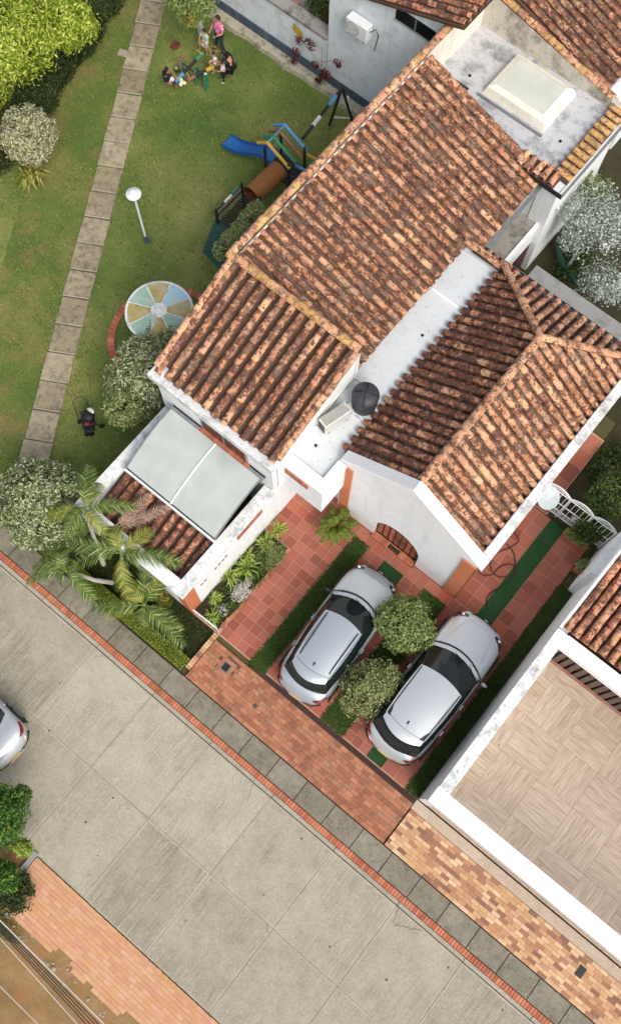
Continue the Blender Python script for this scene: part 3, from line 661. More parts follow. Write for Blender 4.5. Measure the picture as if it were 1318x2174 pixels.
mb = MB(); roof(mb, (-0.14,7.38,3.93), (0,1,0), ru, 7.10, RL, 'tile', sp=0.285, ex=0.36, r=0.10, ext=lambda s: (0, RL if 7.38+s < RY else RL*max(0,1-(7.38+s-RY)/(14.5-RY))), mix=('tile_warm',0.45)); mb.build('tile_roof', H, smooth=True)
bk = Vector((0,-2.08,1.60)).normalized(); BL = math.hypot(2.08,1.6)
def extB(s):
    x = -4.60+s; h = (x+4.60)/2.26 if x < -2.34 else (-0.12-x)/2.22; return (0, BL*max(0,min(1,h)))
mb = MB(); roof(mb, (-4.60,14.50,4.02), (1,0,0), bk, 4.50, BL, 'tile', sp=0.28, ex=0.33, r=0.095, ext=extB, mix=('tile_warm',0.3))
roof(mb, (-5.50,14.50,4.04), (1,0,0), bk, 0.95, 0.30, 'tile', sp=0.24, ex=0.3, r=0.085)
mb.build('tile_roof', H, smooth=True)
mb = MB(); caps(mb, (-2.35,7.44,5.70), (-2.35,RY+0.05,5.70), 'tile_warm', 0.12); caps(mb, (-4.55,14.40,4.17), (-2.37,RY,5.70), 'tile_warm', 0.11); caps(mb, (-0.16,14.40,4.12), (-2.33,RY,5.70), 'tile_warm', 0.11)
caps(mb, (-5.85,14.34,4.20), (-4.60,14.34,4.14), 'tile_warm', 0.11); mb.build('ridge_cap', H, smooth=True)
mb = MB(); mb.box((-5.6,14.52,3.98),(0.3,14.62,4.08),'steel'); mb.box((-5.6,14.535,4.07),(0.3,14.605,4.085),'black'); mb.build('gutter', H)
mb = MB(); mb.box((-5.32,14.65,3.98),(-5.22,17.2,4.06),'steel'); mb.build('gutter', H)
# arched doorway
dr = MB(); dr.box((-3.10,7.27,0),(-1.46,7.33,2.1),'iron')
for k in range(8): dr.box((-3.02+k*0.2,7.235,0.1),(-2.99+k*0.2,7.27,2.0),'black')
for k in range(11): dr.box((-3.06,7.24,0.25+k*0.17),(-1.5,7.268,0.265+k*0.17),'trimbrick')
dr.box((-2.45,7.25,0.2),(-2.05,7.272,1.6),'winglass')
dr.build('door', H)
mb = MB(); mb.box((-3.10,7.36,0),(-3.06,7.62,2.1),'trimbrick'); mb.box((-1.50,7.36,0),(-1.46,7.62,2.1),'trimbrick'); mb.box((-3.10,7.36,2.03),(-1.46,7.62,2.1),'mortar'); mb.build('reveal', H)
mb = MB(); x = -3.05
while x < -1.53: mb.box((x,7.0,0.07),(x+0.062,7.22,0.17+random.uniform(-0.002,0.002)),'kerb'); x += 0.076
mb.box((-3.06,7.02,0.07),(-1.5,7.21,0.155),'mortar'); mb.build('brick_step', H)
tag(MB().box((-2.45,7.03,0.172),(-2.06,7.17,0.19),'black').box((-2.42,7.05,0.19),(-2.09,7.15,0.196),'soil').build('doormat'), 'small dark mat on the brick step of the arched doorway', 'doormat')
# window in the front wall with brick sill
wy = 5.72
w_ = MB().box((-8.05,wy-0.03,3.35),(-6.55,wy,4.05),'winglass').build('window', H)
for a_, b_ in (((-8.10,wy-0.05,3.32),(-8.05,wy+0.0,4.08)),((-6.55,wy-0.05,3.32),(-6.50,wy,4.08)),((-7.32,wy-0.05,3.35),(-7.28,wy-0.031,4.05))): bx(a_,b_,'steel').build('frame', w_)
mb = MB(); x = -8.15
while x < -6.45: mb.box((x,wy-0.24,3.22),(x+0.066,wy-0.001,3.31),'trimbrick'); x += 0.075
mb.build('sill', H)
# patio walls
mb = MB()
mb.box((-9.55,1.92,0),(-9.30,5.72,2.36),'plaster'); mb.box((-9.30,1.92,0),(-5.98,2.18,2.36),'plaster'); mb.box((-5.98,2.32,0),(-5.62,6.3,2.36),'plaster'); mb.box((-5.98,1.92,0),(-5.62,2.32,2.36),'orange')
mb.build('wall', H)
mb = MB(); mb.box((-9.62,1.86,2.36),(-9.24,5.70,2.50),'cap'); mb.box((-9.24,1.86,2.36),(-5.96,2.24,2.498),'cap'); mb.box((-5.96,1.86,2.36),(-5.59,5.70,2.502),'cap'); mb.box((-5.72,5.70,2.36),(-5.60,6.3,2.50),'cap_clean'); mb.build('coping', H, bevel=0.015)
mb = MB(); y = 4.1
while y < 5.15: mb.box((-5.60,y,2.10),(-5.57,y+0.06,2.36),'trimbrick'); y += 0.07
mb.build('brick_trim', H)
for y in (2.52,2.66,3.1,3.26,3.40,3.54): bx((-5.622,y,1.72),(-5.60,y+0.10,1.75),'black').build('weep_slot', H)
mb = MB(); roof(mb, (-9.24,2.26,1.95), (1,0,0), (0,1.75,0.50), 3.28, 1.9, 'tile_wet', sp=0.30, ex=0.36, r=0.10, mix=('tile_clean',0.12)); mb.build('tile_roof', H, smooth=True)
# arched polycarbonate canopy
cn = thing('canopy', 'arched translucent polycarbonate canopy over the patio below the front window', 'canopy', (-7.5,4.6,2.4))
def canz(t): return 2.72 + 0.62*math.sin(t*math.pi/2)**0.9
rows = []
for i in range(13):
    t = i/12; y = 3.62+(5.56-3.62)*t; rows.append([(-9.12,y,canz(t)),(-7.52,y,canz(t)),(-5.95,y,canz(t))])
mb = MB(); mb.grid(rows, 'poly'); mb.grid([[ (x,y,z-0.02) for x,y,z in r] for r in rows], 'poly'); mb.build('panel', cn, smooth=True)
mb = MB(); mb.tube([(r[1][0],r[1][1],r[1][2]+0.01) for r in rows], 0.028, 'white', 6); mb.build('rib', cn, smooth=True)
mb = MB(); mb.box((-9.16,3.54,2.60),(-5.90,3.63,2.70),'white'); mb.box((-9.14,3.60,2.70),(-5.92,3.635,2.735),'black'); mb.build('gutter', cn)
mb = MB(); mb.box((-9.16,5.56,3.20),(-5.90,5.66,3.30),'steel'); mb.box((-9.16,5.66,3.20),(-5.90,5.72,3.26),'black'); mb.build('back_rail', cn)
for x in (-9.13,-5.94): MB().tube([(x,r[0][1],r[0][2]) for r in rows], 0.02, 'steel', 6).build('edge_rail', cn)
for x in (-9.14,-5.93): MB().box((x-0.03,3.56,0.0),(x+0.03,3.62,2.60),'white').build('post', cn)
# terrace at the rear with skylight
mb = MB(); mb.box((-9.84,17.50,3.6),(-4.95,20.45,4.30),'terrace'); mb.build('terrace_floor', H)
mb = MB(); mb.prism([(17.45,0),(20.45,0),(20.45,5.45),(17.45,5.58)], 'x', -10.04, -9.84, 'cream'); mb.build('wall', H)
mb = MB(); mb.prism([(-9.84,0),(-4.75,0),(-4.75,4.45),(-5.6,4.66),(-9.84,5.56)], 'y', 20.44, 20.66, 'oldwall'); mb.build('wall', H)
mb = MB(); mb.prism([(-5.3,0),(-4.72,0),(-4.72,4.22),(-5.3,4.22)], 'y', 17.22, 20.44, 'plaster'); mb.box((-6.05,17.26,2.2),(-5.3,17.5,4.36),'plaster'); mb.build('wall', H)
mb = MB()
roof(mb, (-4.66,17.55,4.36), (0,1,0), (-1,0,0.12), 3.0, 0.52, 'tile_yellow', sp=0.27, ex=0.5, r=0.10)
roof(mb, (-6.25,17.14,4.38), (1,0,0), (0,1,0.12), 1.35, 0.50, 'tile_warm', sp=0.25, ex=0.5, r=0.10)
caps(mb, (-5.22,20.55,4.58), (-9.85,20.55,5.64), 'tile_yellow', 0.12, mix=('tile_warm',0.5))
mb.build('coping_tiles', H, smooth=True)
mb = MB(); mb.box((-6.1,17.08,4.22),(-4.56,17.13,4.36),'black'); mb.box((-4.60,17.08,4.22),(-4.54,20.5,4.34),'steel'); mb.build('gutter', H)
sk_ = MB()
sx0, sx1, sy0, sy1 = -8.36, -6.20, 18.52, 20.18
b4 = [(sx0,sy0,4.30),(sx1,sy0,4.30),(sx1,sy1,4.30),(sx0,sy1,4.30)]; t4 = [(sx0+0.08,sy0+0.08,4.55),(sx1-0.08,sy0+0.08,4.55),(sx1-0.08,sy1-0.08,4.55),(sx0+0.08,sy1-0.08,4.55)]
i4 = [(sx0+0.26,sy0+0.24,4.62),(sx1-0.26,sy0+0.24,4.62),(sx1-0.26,sy1-0.24,4.62),(sx0+0.26,sy1-0.24,4.62)]
for A, B in ((b4,t4),(t4,i4)): sk_.add(A+B, [(k,(k+1)%4,4+(k+1)%4,4+k) for k in range(4)], 'cream')
so = sk_.build('skylight', H); MB().quad([(x,y,4.616) for x,y,z in i4], 'frost').build('pane', so)
mb = MB(); mb.tube([(-8.42,18.36,4.36),(-6.15,18.36,4.36)], 0.04, 'steel'); mb.build('pipe', H)
for x_, y_ in ((-9.0,18.75),(-5.65,18.6)): MB().lathe((x_,y_,4.30),[(0.05,0),(0.05,0.01)],'black',10).build('drain_hole', H)
o = MB().obox((-9.02,18.02,4.42), (0.34,0.24,0.012), 'tank', 0.0, Matrix.Rotation(0.2,3,'X')).build('metal_sheet'); tag(o, 'dark grey metal sheet lying at the edge of the roof terrace', 'metal sheet')
# low mossy slab beside the rear eave and its white edge
mb = MB(); mb.box((-6.0,15.25,2.2),(-4.98,17.24,2.45),'mossy'); mb.box((-4.98,15.2,2.2),(-4.88,17.24,2.50),'cap_clean'); mb.box((-6.0,15.0,2.0),(-4.9,15.22,2.42),'tealglass'); mb.box((-5.9,15.25,0),(-5.0,17.2,2.2),'plaster'); mb.box((-4.98,15.3,0),(-4.9,17.2,1.5),'iron'); mb.box((-4.98,15.3,1.5),(-4.9,17.2,2.2),'plaster'); mb.build('rear_annex', H)

# ================================================================= rooftop things
wt = thing('water_tank', 'round black plastic water tank on the white flat roof', 'water tank', (-5.0,8.72,3.95))
tk = MB(); tk.lathe((-4.98,8.72,4.05), [(0.30,0),(0.33,0.08),(0.33,0.30),(0.35,0.32),(0.35,0.36),(0.335,0.38),(0.35,0.62),(0.365,0.68),(0.365,0.72),(0.30,0.80),(0.12,0.87)], 'tank', 32); tk.build('tank_body', wt, smooth=True)
tk = MB(); tk.lathe((-4.98,8.72,4.87), [(0.11,0.02),(0.115,0.06),(0.06,0.075)], 'tank', 20); tk.build('lid', wt, smooth=True)
for a in (0.45, 0.45+math.pi/2):
    MB().tube([(-4.98-0.36*math.cos(a),8.72-0.36*math.sin(a),4.76),(-4.98-0.30*math.cos(a),8.72-0.30*math.sin(a),4.868),(-4.98-0.12*math.cos(a),8.72-0.12*math.sin(a),4.94),(-4.98+0.12*math.cos(a),8.72+0.12*math.sin(a),4.94),(-4.98+0.30*math.cos(a),8.72+0.30*math.sin(a),4.868),(-4.98+0.36*math.cos(a),8.72+0.36*math.sin(a),4.76)], 0.012, 'black', 6).build('strap', wt)
MB().box((-5.33,8.36,3.95),(-4.60,9.06,4.05),'cap').build('plinth', wt)
ac = thing('air_conditioner', 'aged white air conditioner unit standing on the flat roof beside the water tank', 'air conditioner', (-5.30,7.88,3.95), -0.26)
MB().box((-0.16,-0.43,0.06),(0.16,0.43,0.56),'offwhite').build('casing', ac, local=True, bevel=0.03)
g2 = MB()
for k in range(5): g2.box((-0.125+k*0.055,-0.38,0.56),(-0.095+k*0.055,0.38,0.572),'concgrey')
g2.build('top_grille', ac, local=True)
MB().box((-0.12,-0.442,0.1),(0.12,-0.431,0.50),'black').build('side_panel', ac, local=True)
for y in (-0.3,0.3): MB().box((-0.16,y-0.03,0),(0.16,y+0.03,0.06),'steel').build('foot', ac, local=True)
pts = [(-5.45,8.05,4.0),(-5.52,8.25,4.02),(-5.60,8.12,4.03),(-5.55,7.92,4.03),(-5.42,7.93,4.05)]
tag(MB().tube(pts, 0.016, 'white', 6).build('pipe', smooth=True), 'curled thin white pipe behind the rooftop air conditioner', 'pipe')
tag(MB().tube([(-5.42,7.75,4.0),(-5.70,7.48,4.0),(-5.72,7.2,4.0)], 0.018, 'white', 6).tube([(-5.40,7.7,4.06),(-5.66,7.4,4.05),(-5.71,7.1,4.02)], 0.014, 'steel', 6).build('pipe', smooth=True), 'pair of straight pipes running from the air conditioner to the wall', 'pipe')
tag(MB().tube([(-5.70,9.1,5.3),(-5.58,9.05,4.35),(-4.9,9.12,4.35),(-4.85,9.0,4.7)], 0.016, 'white', 6).build('pipe', smooth=True), 'white water pipe leading down the wall to the black tank', 'pipe')
tag(MB().tube([(-5.60,9.0,4.6),(-5.62,8.2,4.3),(-5.60,7.4,4.15)], 0.02, 'offwhite', 6).build('pipe', smooth=True), 'white pipe fixed along the wall above the flat roof', 'pipe')

# ================================================================= neighbouring buildings
N1 = thing('house', 'house beyond the rear terrace with a tile roof seen in the top right corner', 'house', (-7.5,23.5,0))
MB().box((-10.0,20.70,0),(-5.6,30,4.2),'plaster').build('wall', N1)
mb = MB(); roof(mb, (-5.55,20.68,4.44), (0,1,0), bu, 7.0, 5.2, 'tile_front', sp=0.29, ex=0.34, mix=('tile_dark',0.4)); mb.build('tile_roof', N1, smooth=True)
MB().box((-5.58,20.68,2.6),(-4.7,30,4.2),'plaster').build('wall', N1)
N2 = thing('house', 'white rendered house with blue painted base and wall mounted air conditioner at the top', 'house', (-12,21,0))
mb = MB(); mb.box((-14.18,18.66,0),(-9.9,19.0,4.75),'plaster_rough'); mb.prism([(-12.9,4.75),(-9.9,4.75),(-9.9,5.85),(-12.9,4.84)], 'y', 18.66, 19.0, 'plaster_rough'); mb.box((-14.18,19.0,0),(-13.9,30,4.75),'plaster_rough'); mb.build('wall', N2)
MB().box((-14.2,18.62,0.0),(-9.9,18.66,0.62),'bluepaint').build('painted_base', N2)
mb = MB(); roof(mb, (-13.35,18.46,4.80), (0,1,0), Vector((1,0,0.34)), 8.0, 4.2, 'tile_clean', sp=0.28, ex=0.34, mix=('tile_dark',0.4)); mb.build('tile_roof', N2, smooth=True)
wn = MB().box((-11.72,18.635,4.72),(-10.3,18.66,5.16),'winglass').build('window', N2)
MB().box((-11.74,18.62,4.68),(-10.3,18.66,4.72),'concgrey').box((-11.02,18.62,4.72),(-10.98,18.636,5.16),'steel').build('frame', wn)
ac2 = thing('air_conditioner', 'white air conditioner unit mounted on the rough white wall at the top', 'air conditioner', (-12.85,18.45,3.45), math.radians(180))
MB().box((-0.40,-0.16,0.02),(0.40,0.16,0.58),'white').build('casing', ac2, local=True, bevel=0.02)
mb = MB()
for r in (0.08,0.14,0.20,0.23):
    mb.tube([(0.12+r*math.cos(a),0.168,0.30+r*math.sin(a)) for a in [2*math.pi*k/20 for k in range(21)]], 0.008, 'concgrey', 4, False)
mb.lathe((0.12,0.165,0.30),[(0.02,0),(0.02,0.01)],'black',8); mb.build('fan_grille', ac2, local=True)
for x in (-0.3,0.3): MB().box((x-0.02,-0.24,-0.02),(x+0.02,0.16,0.02),'steel').build('bracket', ac2, local=True)
MB().tube([(-0.40,0,0.35),(-0.55,-0.10,0.5),(-0.60,-0.2,0.2),(-0.5,-0.2,-0.5)], 0.014, 'black', 6).build('cable', ac2, local=True)
BWL = thing('boundary_wall', 'white boundary wall with dark blue base along the top of the lawn', 'wall', (-20,18.8,0))
MB().box((-40,18.66,0),(-14.22,18.98,2.10),'plaster_rough').build('wall', BWL)
MB().box((-40,18.62,0),(-14.2,18.66,0.62),'bluepaint').build('painted_base', BWL)
MB().box((-40,18.60,2.10),(-14.2,19.05,2.20),'mossy').build('coping', BWL)
mb = MB(); pts = []
x = -40.0
fp = [(18.66,0)]
rows = []
while x < -9.8:
    o_ = 0.03*math.sin(x*2.1)+0.03*math.sin(x*5.3); rows.append([(x,18.30+o_,0.0),(x,18.34+o_,0.16),(x,18.45,0.22),(x,18.62,0.24)]); x += 0.25
mb.grid(rows, 'footing'); mb.build('footing', BWL)
tag(MB().quad([(-15.62,18.60,1.62),(-15.22,18.60,1.45),(-15.20,18.60,1.72),(-15.58,18.60,1.92)], 'p_yellow').quad([(-15.62,18.61,1.62),(-15.22,18.61,1.45),(-15.20,18.61,1.72),(-15.58,18.61,1.92)], 'strap').build('wall_plate'), 'small yellow green plate fixed on the white boundary wall', 'plate')
# raised planted bed behind the boundary wall
mb = MB(); mb.box((-30,19.05,0),(-14.2,24,1.7),'mossy'); tag(mb.build('raised_bed'), 'raised grey planted bed behind the white boundary wall', 'planter bed')
tree('shrub','dense red and green shrub spilling over the boundary wall coping','shrub',(-14.9,19.6,1.7),(-15.0,19.55,2.3),(0.75,0.5,0.5),2200,0.05,'leaf_mid',21,0.03,3,extra=[((-14.7,19.35,2.2),(0.4,0.3,0.3),500,'leaf_red')])
mb = MB(); mb.box((-16.6,19.1,1.72),(-15.9,19.35,1.95),'clay'); tag(mb.build('planter_trough'), 'terracotta trough beside the shrub on the boundary wall', 'planter')
cr = MB()
for k, (a, b) in enumerate((((-14.35,18.55,0.2),(-14.3,18.5,1.9)), ((-14.3,18.5,1.0),(-15.2,18.45,1.7)), ((-14.3,18.5,1.2),(-13.4,18.5,1.9)), ((-14.32,18.5,0.8),(-15.0,18.45,0.7)))):
    cr.tube([a, Vector(a).lerp(Vector(b),0.5)+Vector((0.05,-0.05,0.08)), b], 0.008, 'bark', 4)
crp = thing('climbing_plant','thin climber with dark red leaves trained on the white wall','climbing plant',(-14.35,18.5,0.1)); cr.build('stem', crp)
mb = MB()
for c_, r_, n_ in (((-15.2,18.4,1.6),0.2,70),((-15.3,18.4,1.0),0.16,70),((-15.35,18.35,0.6),0.14,60),((-14.7,18.4,1.75),0.22,90),((-13.55,18.4,1.75),0.15,80),((-14.0,18.4,0.9),0.2,110),((-14.5,18.4,1.0),0.16,60),((-14.35,18.4,0.35),0.12,50),((-14.2,18.4,0.6),0.1,40)):
    crown(mb, c_, (r_,0.08,r_), n_, 0.05, 'leaf_red', int(r_*1000)+n_, clumps=8)
mb.build('foliage', crp)
# right-hand house: walled carport with beams, and tile roof behind
N3 = thing('house', 'white walled house with open tiled court and brown slatted fence at the right edge', 'house', (6,5,0))
mb = MB(); mb.box((2.62,1.96,0),(2.90,10.6,2.45),'plaster'); mb.box((2.42,9.4,0),(2.62,10.9,2.5),'plaster'); mb.build('wall', N3)
mb = MB(); mb.box((2.60,1.95,2.45),(2.93,7.2,2.60),'cap'); mb.box((2.60,7.2,2.45),(2.93,7.56,2.602),'cap_clean'); mb.build('coping', N3, bevel=0.012)
mb = MB(); mb.box((2.58,1.90,2.28),(16,2.36,2.61),'cap_clean'); mb.build('front_beam', N3, bevel=0.015)
mb = MB(); mb.box((2.93,7.18,2.28),(16,7.58,2.60),'cap_clean'); mb.build('rear_beam', N3, bevel=0.012)
mb = MB(); x = 3.0; k = 0
while x < 14: mb.box((x,7.44,0.08),(x+0.15,7.475,2.28),'slat'); x += 0.235
mb.box((2.93,7.48,0.1),(14,7.50,0.16),'iron'); mb.build('slatted_fence', N3)
MB().box((2.93,7.60,0),(16,7.66,2.28),'mortar').build('wall', N3)
mb = MB(); mb.box((2.93,7.36,0.03),(14,7.44,0.10),'clay'); mb.build('threshold', N3)
mb = MB(); S = 1.22; random.seed(9)
ox, oy = 3.62, 3.24
for i in range(-1, 10):
    for j in range(-2, 5):
        x0, y0 = ox+i*S, oy+j*S; hor = (i+j) % 2 == 1; np_ = 5
        for k in range(np_):
            if hor: a, b = (x0+0.003, y0+k*S/np_+0.003), (x0+S-0.003, y0+(k+1)*S/np_-0.003)
            else: a, b = (x0+k*S/np_+0.003, y0+0.003), (x0+(k+1)*S/np_-0.003, y0+S-0.003)
            a = (max(a[0],2.90), max(a[1],1.97)); b = (b[0], min(b[1],7.42))
            if b[0] > a[0]+0.02 and b[1] > a[1]+0.02: mb.box((a[0],a[1],0.0),(b[0],b[1],0.062),'deck_x' if hor else 'deck_y',True)
mb.quad([(2.9,1.97,0.056),(15.8,1.97,0.056),(15.8,7.42,0.056),(2.9,7.42,0.056)],'mortar'); mb.build('floor', N3)
mb = MB(); roof(mb, (2.66,7.66,2.62), (1,0,0), Vector((0,1,0.22)), 9.0, 3.4, 'tile_clean', sp=0.275, ex=0.36, r=0.112, mix=('tile_warm',0.35)); mb.build('tile_roof', N3, smooth=True)
mb = MB(); mb.prism([(7.6,2.3),(11.0,2.3),(11.0,3.42),(7.6,2.68)], 'x', 2.60, 2.68, 'plaster'); mb.build('verge', N3)
cw = bx((-4.14,15.50,0),(8,16.05,2.5),'concgrey'); tag(cw.build('garden_wall', bevel=0.01), 'grey concrete garden wall with a broad flat top behind the garage', 'wall')

# ================================================================= side passage: gate, dish, hose, pots
gt = thing('gate', 'white wrought iron gate with arched top rails across the side passage', 'gate', (1.3,11.05,0))
mb = MB()
def garch(x0, x1, zb, rise, y=11.05, r=0.02, n=10): return [(x0+(x1-x0)*k/n, y, zb+rise*math.sin(math.pi*k/n)**0.8) for k in range(n+1)]
for a_, b_ in ((0.05,0.85),(0.85,1.65),(1.65,2.4)): mb.tube(garch(a_,b_,1.72,0.24), 0.024, 'white', 6); mb.tube(garch(a_,b_,1.68,0.14), 0.014, 'white', 6)
for z in (0.12,0.50,0.98,1.66): mb.tube([(0.05,11.05,z),(2.4,11.05,z)], 0.018, 'white', 6)
mb.build('rail', gt, smooth=True)
mb = MB(); x = 0.12
while x < 2.38: mb.tube([(x,11.05,0.12),(x,11.05,1.72)], 0.010, 'white', 5); x += 0.155
mb.build('bar', gt, smooth=True)
for x in (0.05,0.85,1.62,2.4): MB().tube([(x,11.05,0),(x,11.05,1.74)], 0.028, 'white', 8).build('post', gt)
mb = MB()
for k in range(20):
    for z in (0.21,0.38): mb.tube([(0.14+k*0.115+0.045*math.cos(a),11.05,z+0.06*math.sin(a)) for a in [2*math.pi*j/8 for j in range(9)]], 0.008, 'white', 4, False)
mb.build('scrollwork', gt)
MB().obox((1.35,11.0,0.78),(0.11,0.02,0.13),'white').build('lock_plate', gt)
ds = thing('satellite_dish', 'pale grey satellite dish mounted on the garage wall by the gate', 'satellite dish', (0.1,10.3,2.6))
mb = MB(); c_ = Vector((0.30,10.25,2.75)); nz = Vector((0.30,-0.12,1)).normalized(); ax = nz.cross(Vector((0,1,0))).normalized(); ay = nz.cross(ax)
rows = []
for i in range(7):
    r = 0.34*i/6; rows.append([c_ + ax*(r*0.92*math.cos(a)) + ay*(r*math.sin(a)) + nz*(0.6*r*r) for a in [2*math.pi*k/28 for k in range(29)]])
mb.grid(rows, 'dish'); mb.grid([[p-nz*0.012 for p in r] for r in rows], 'steel'); mb.build('reflector', ds, smooth=True)
MB().tube([c_-ay*0.0+ax*0.3, c_+nz*0.35+ax*0.45], 0.012, 'steel', 6).build('arm', ds)
MB().ball(c_+nz*0.36+ax*0.47, (0.05,0.07,0.04), 'cyan', 10, 6).build('receiver', ds)
MB().tube([(0.0,10.3,2.5),c_-nz*0.02], 0.025, 'steel', 6).build('bracket', ds)
h_ = crop(818,900,500/1318)
hp = [h_(715,600,0.1),h_(745,650,0.1),h_(700,690,0.1),h_(620,725,0.1),h_(585,790,0.1),h_(620,850,0.1),h_(690,850,0.1),h_(735,820,0.1),h_(700,785,0.1),h_(640,800,0.12),h_(590,845,0.1),h_(530,840,0.1),h_(520,800,0.1)]
def smoothp(p, n=6):
    out = []
    for i in range(len(p)-1):
        a, b, c, d = p[max(i-1,0)], p[i], p[i+1], p[min(i+2,len(p)-1)]
        for k in range(n):
            t = k/n; out.append(0.5*((2*b)+(c-a)*t+(2*a-5*b+4*c-d)*t*t+(3*b-a-3*c+d)*t**3))
    return out+[p[-1]]
tag(MB().tube(smoothp(hp), 0.017, 'hose', 6).build('garden_hose', smooth=True), 'dark red garden hose looped on the terracotta tiles beside the garage', 'hose')
hp = [h_(675,670,0.12),h_(715,720,0.12),h_(725,800,0.12),h_(700,870,0.1),h_(590,945,0.1),h_(565,990,0.1),h_(575,1045,0.1)]
tag(MB().tube(smoothp(hp), 0.016, 'p_black', 6).build('garden_hose', smooth=True), 'black hose end trailing over the long green turf mat', 'hose')
for nm, lab, px, sd_, sz in (('planter','planter box with a leafy green plant just inside the white gate',(1222,1146),31,(0.40,0.12)),('planter','lower planter box with a small round plant by the slim white frame',(1236,1205),32,(0.18,0.18))):
    b = W(px[0],px[1],0.35); t_ = thing(nm, lab, 'planter', (b.x,b.y,0.07))
    MB().box((b.x-sz[0],b.y-sz[1],0.07),(b.x+sz[0],b.y+sz[1],0.32),'trimbrick').build('box', t_)
    mb = MB(); crown(mb, (b.x,b.y,0.48), (sz[0]+0.05,sz[1]+0.05,0.16), 800, 0.035, 'leaf_topiary', sd_, clumps=25); mb.build('foliage', t_)
tag(MB().tube([W(1287,1010,0.6),W(1290,1040,0.5),W(1262,1055,0.4),W(1240,1085,0.3)], 0.05, 'net', 6).build('shade_net', smooth=True), 'twisted green shade net hanging in the garden behind the gate', 'net')

# ================================================================= front garden
t_ = thing('planter_edging', 'low edging of upright bricks between the front bed and the brick apron', 'brick edging', (-4.66,1.2,0))
mb = MB(); y = 0.62
while y < 1.88: mb.box((-4.74,y,0.0),(-4.60,y+0.075,0.17+random.uniform(-0.006,0.006)),'brickcol'); y += 0.085
mb.build('bricks', t_)
t_ = thing('railing', 'short white metal railing beside the orange pillar of the patio wall', 'railing', (-5.1,1.98,0))
MB().tube([(-5.56,1.96,0.62),(-4.95,1.98,0.60),(-4.66,1.98,0.56)], 0.022, 'white', 6).build('rail', t_)
for x in (-5.4,-5.15,-4.9,-4.66): MB().tube([(x,1.975,0.05),(x,1.975,0.60)], 0.012, 'white', 6).build('post', t_)
tag(MB().box((-9.3,0.50,0.03),(-4.78,0.84,0.36),'leaf_dark').build('hedge_core') if 0 else bx((-4.80,1.86,0),(-4.62,1.93,0.05),'concgrey').build('stone_block'), 'small stone block at the end of the white railing', 'stone')
hg = MB(); g = np.random.default_rng(4); n = 15000
P = np.stack([g.uniform(-9.4,-4.76,n), 0.66+g.normal(size=n)*0.0+g.uniform(-0.20,0.20,n), g.uniform(0.04,0.40,n)], 1)
P[:,2] = np.where(g.random(n) < 0.6, 0.36+0.05*np.sin(P[:,0]*7)+g.normal(size=n)*0.02, P[:,2])
nm = g.normal(size=(n,3))*0.5+np.array([0,0,0.8]); nm /= np.linalg.norm(nm,axis=1)[:,None]
leaf_mesh(hg, P, nm, g, 0.028, 'leaf_hedge', 0.6); hd = thing('hedge','low clipped yellow green hedge along the pavement in front of the palms','hedge',(-7,0.66,0)); hg.build('foliage', hd)
mb = MB()
for k in range(30): x = -9.3+k*0.155; mb.tube([(x,0.66,0),(x+0.03,0.68,0.3)], 0.012, 'bark', 4)
mb.build('stem', hd)
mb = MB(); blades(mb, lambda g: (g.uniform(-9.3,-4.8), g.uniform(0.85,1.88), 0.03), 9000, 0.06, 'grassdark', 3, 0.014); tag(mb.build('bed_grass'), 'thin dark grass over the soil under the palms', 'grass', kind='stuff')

# palms
def palm(label, base, top, tips, seed, mat='palm_leaf', wid=0.30, tr=0.06, sags=0.35, ymat=None):
    t = thing('palm', label, 'palm', base, group='arching feather palms in front of the patio wall'); base, top = Vector(base), Vector(top); random.seed(seed)
    MB().tube([base, base.lerp(top,0.5)+Vector((0.06,-0.04,0.05)), top], [tr*1.3,tr,tr*0.8], 'palmtrunk', 8).build('trunk', t, smooth=True)
    MB().tube([top, top+(top-base).normalized()*0.35], [tr*0.85,tr*0.4], 'strap', 8).build('crownshaft', t, smooth=True)
    hub = top+(top-base).normalized()*0.3
    for k, tp in enumerate(tips):
        tp = Vector(tp); d = tp-hub; mm = ymat if (ymat and k % 3 == 1) else mat
        frond(t, hub, tp, sags*random.uniform(0.8,1.3), mm, wid*random.uniform(0.9,1.15), 30)
    return t
q = lambda x, y, z: W(30+x*430/1318, 960+y*430/1318, z)
palm('tallest palm, its crown against the white wall end and the round bush', (-8.6,1.35,0), q(470,400,2.5), [q(490,90,2.9),q(130,420,2.3),q(150,480,2.0),q(790,350,2.7),q(650,560,2.3),q(420,580,2.2),q(330,560,2.4),q(560,200,2.5)], 1, wid=0.30, ymat='palm_yellow')
palm('middle palm with purple-grey fronds in front of the patio wall coping', (-7.95,1.45,0), q(700,680,2.1), [q(360,590,2.4),q(890,500,2.5),q(350,760,1.9),q(860,700,2.2),q(760,960,1.6),q(560,540,2.3),q(1090,720,2.4),q(640,480,2.5)], 2, wid=0.32, ymat='palm_yellow')
palm('left leaning palm with a bare white trunk reaching over the pavement', tuple(q(640,850,0.03)), q(390,785,1.5), [q(80,850,1.1),q(120,760,1.5),q(300,860,1.2),q(560,1000,0.9),q(330,620,1.8),q(480,940,1.0),q(180,700,1.8)], 3, wid=0.27)
palm('front palm whose yellowing frond droops over the front bed', tuple(q(900,1010,0.03)), q(860,1000,1.2), [q(500,1010,1.1),q(600,1060,0.9),q(830,1130,0.7),q(1110,1270,0.5),q(1050,690,1.9),q(900,640,2.0),q(1090,1180,0.6),q(760,850,1.6),q(990,800,1.7)], 4, wid=0.32, ymat='palm_yellow')
mb = MB(); crown(mb, q(980,960,0.5), (0.22,0.22,0.3), 260, 0.07, 'strap_y', 5, aspect=0.15, clumps=10); tag(mb.build('small_plant'), 'small yellow strappy plant in the front bed beside the palms', 'plant')
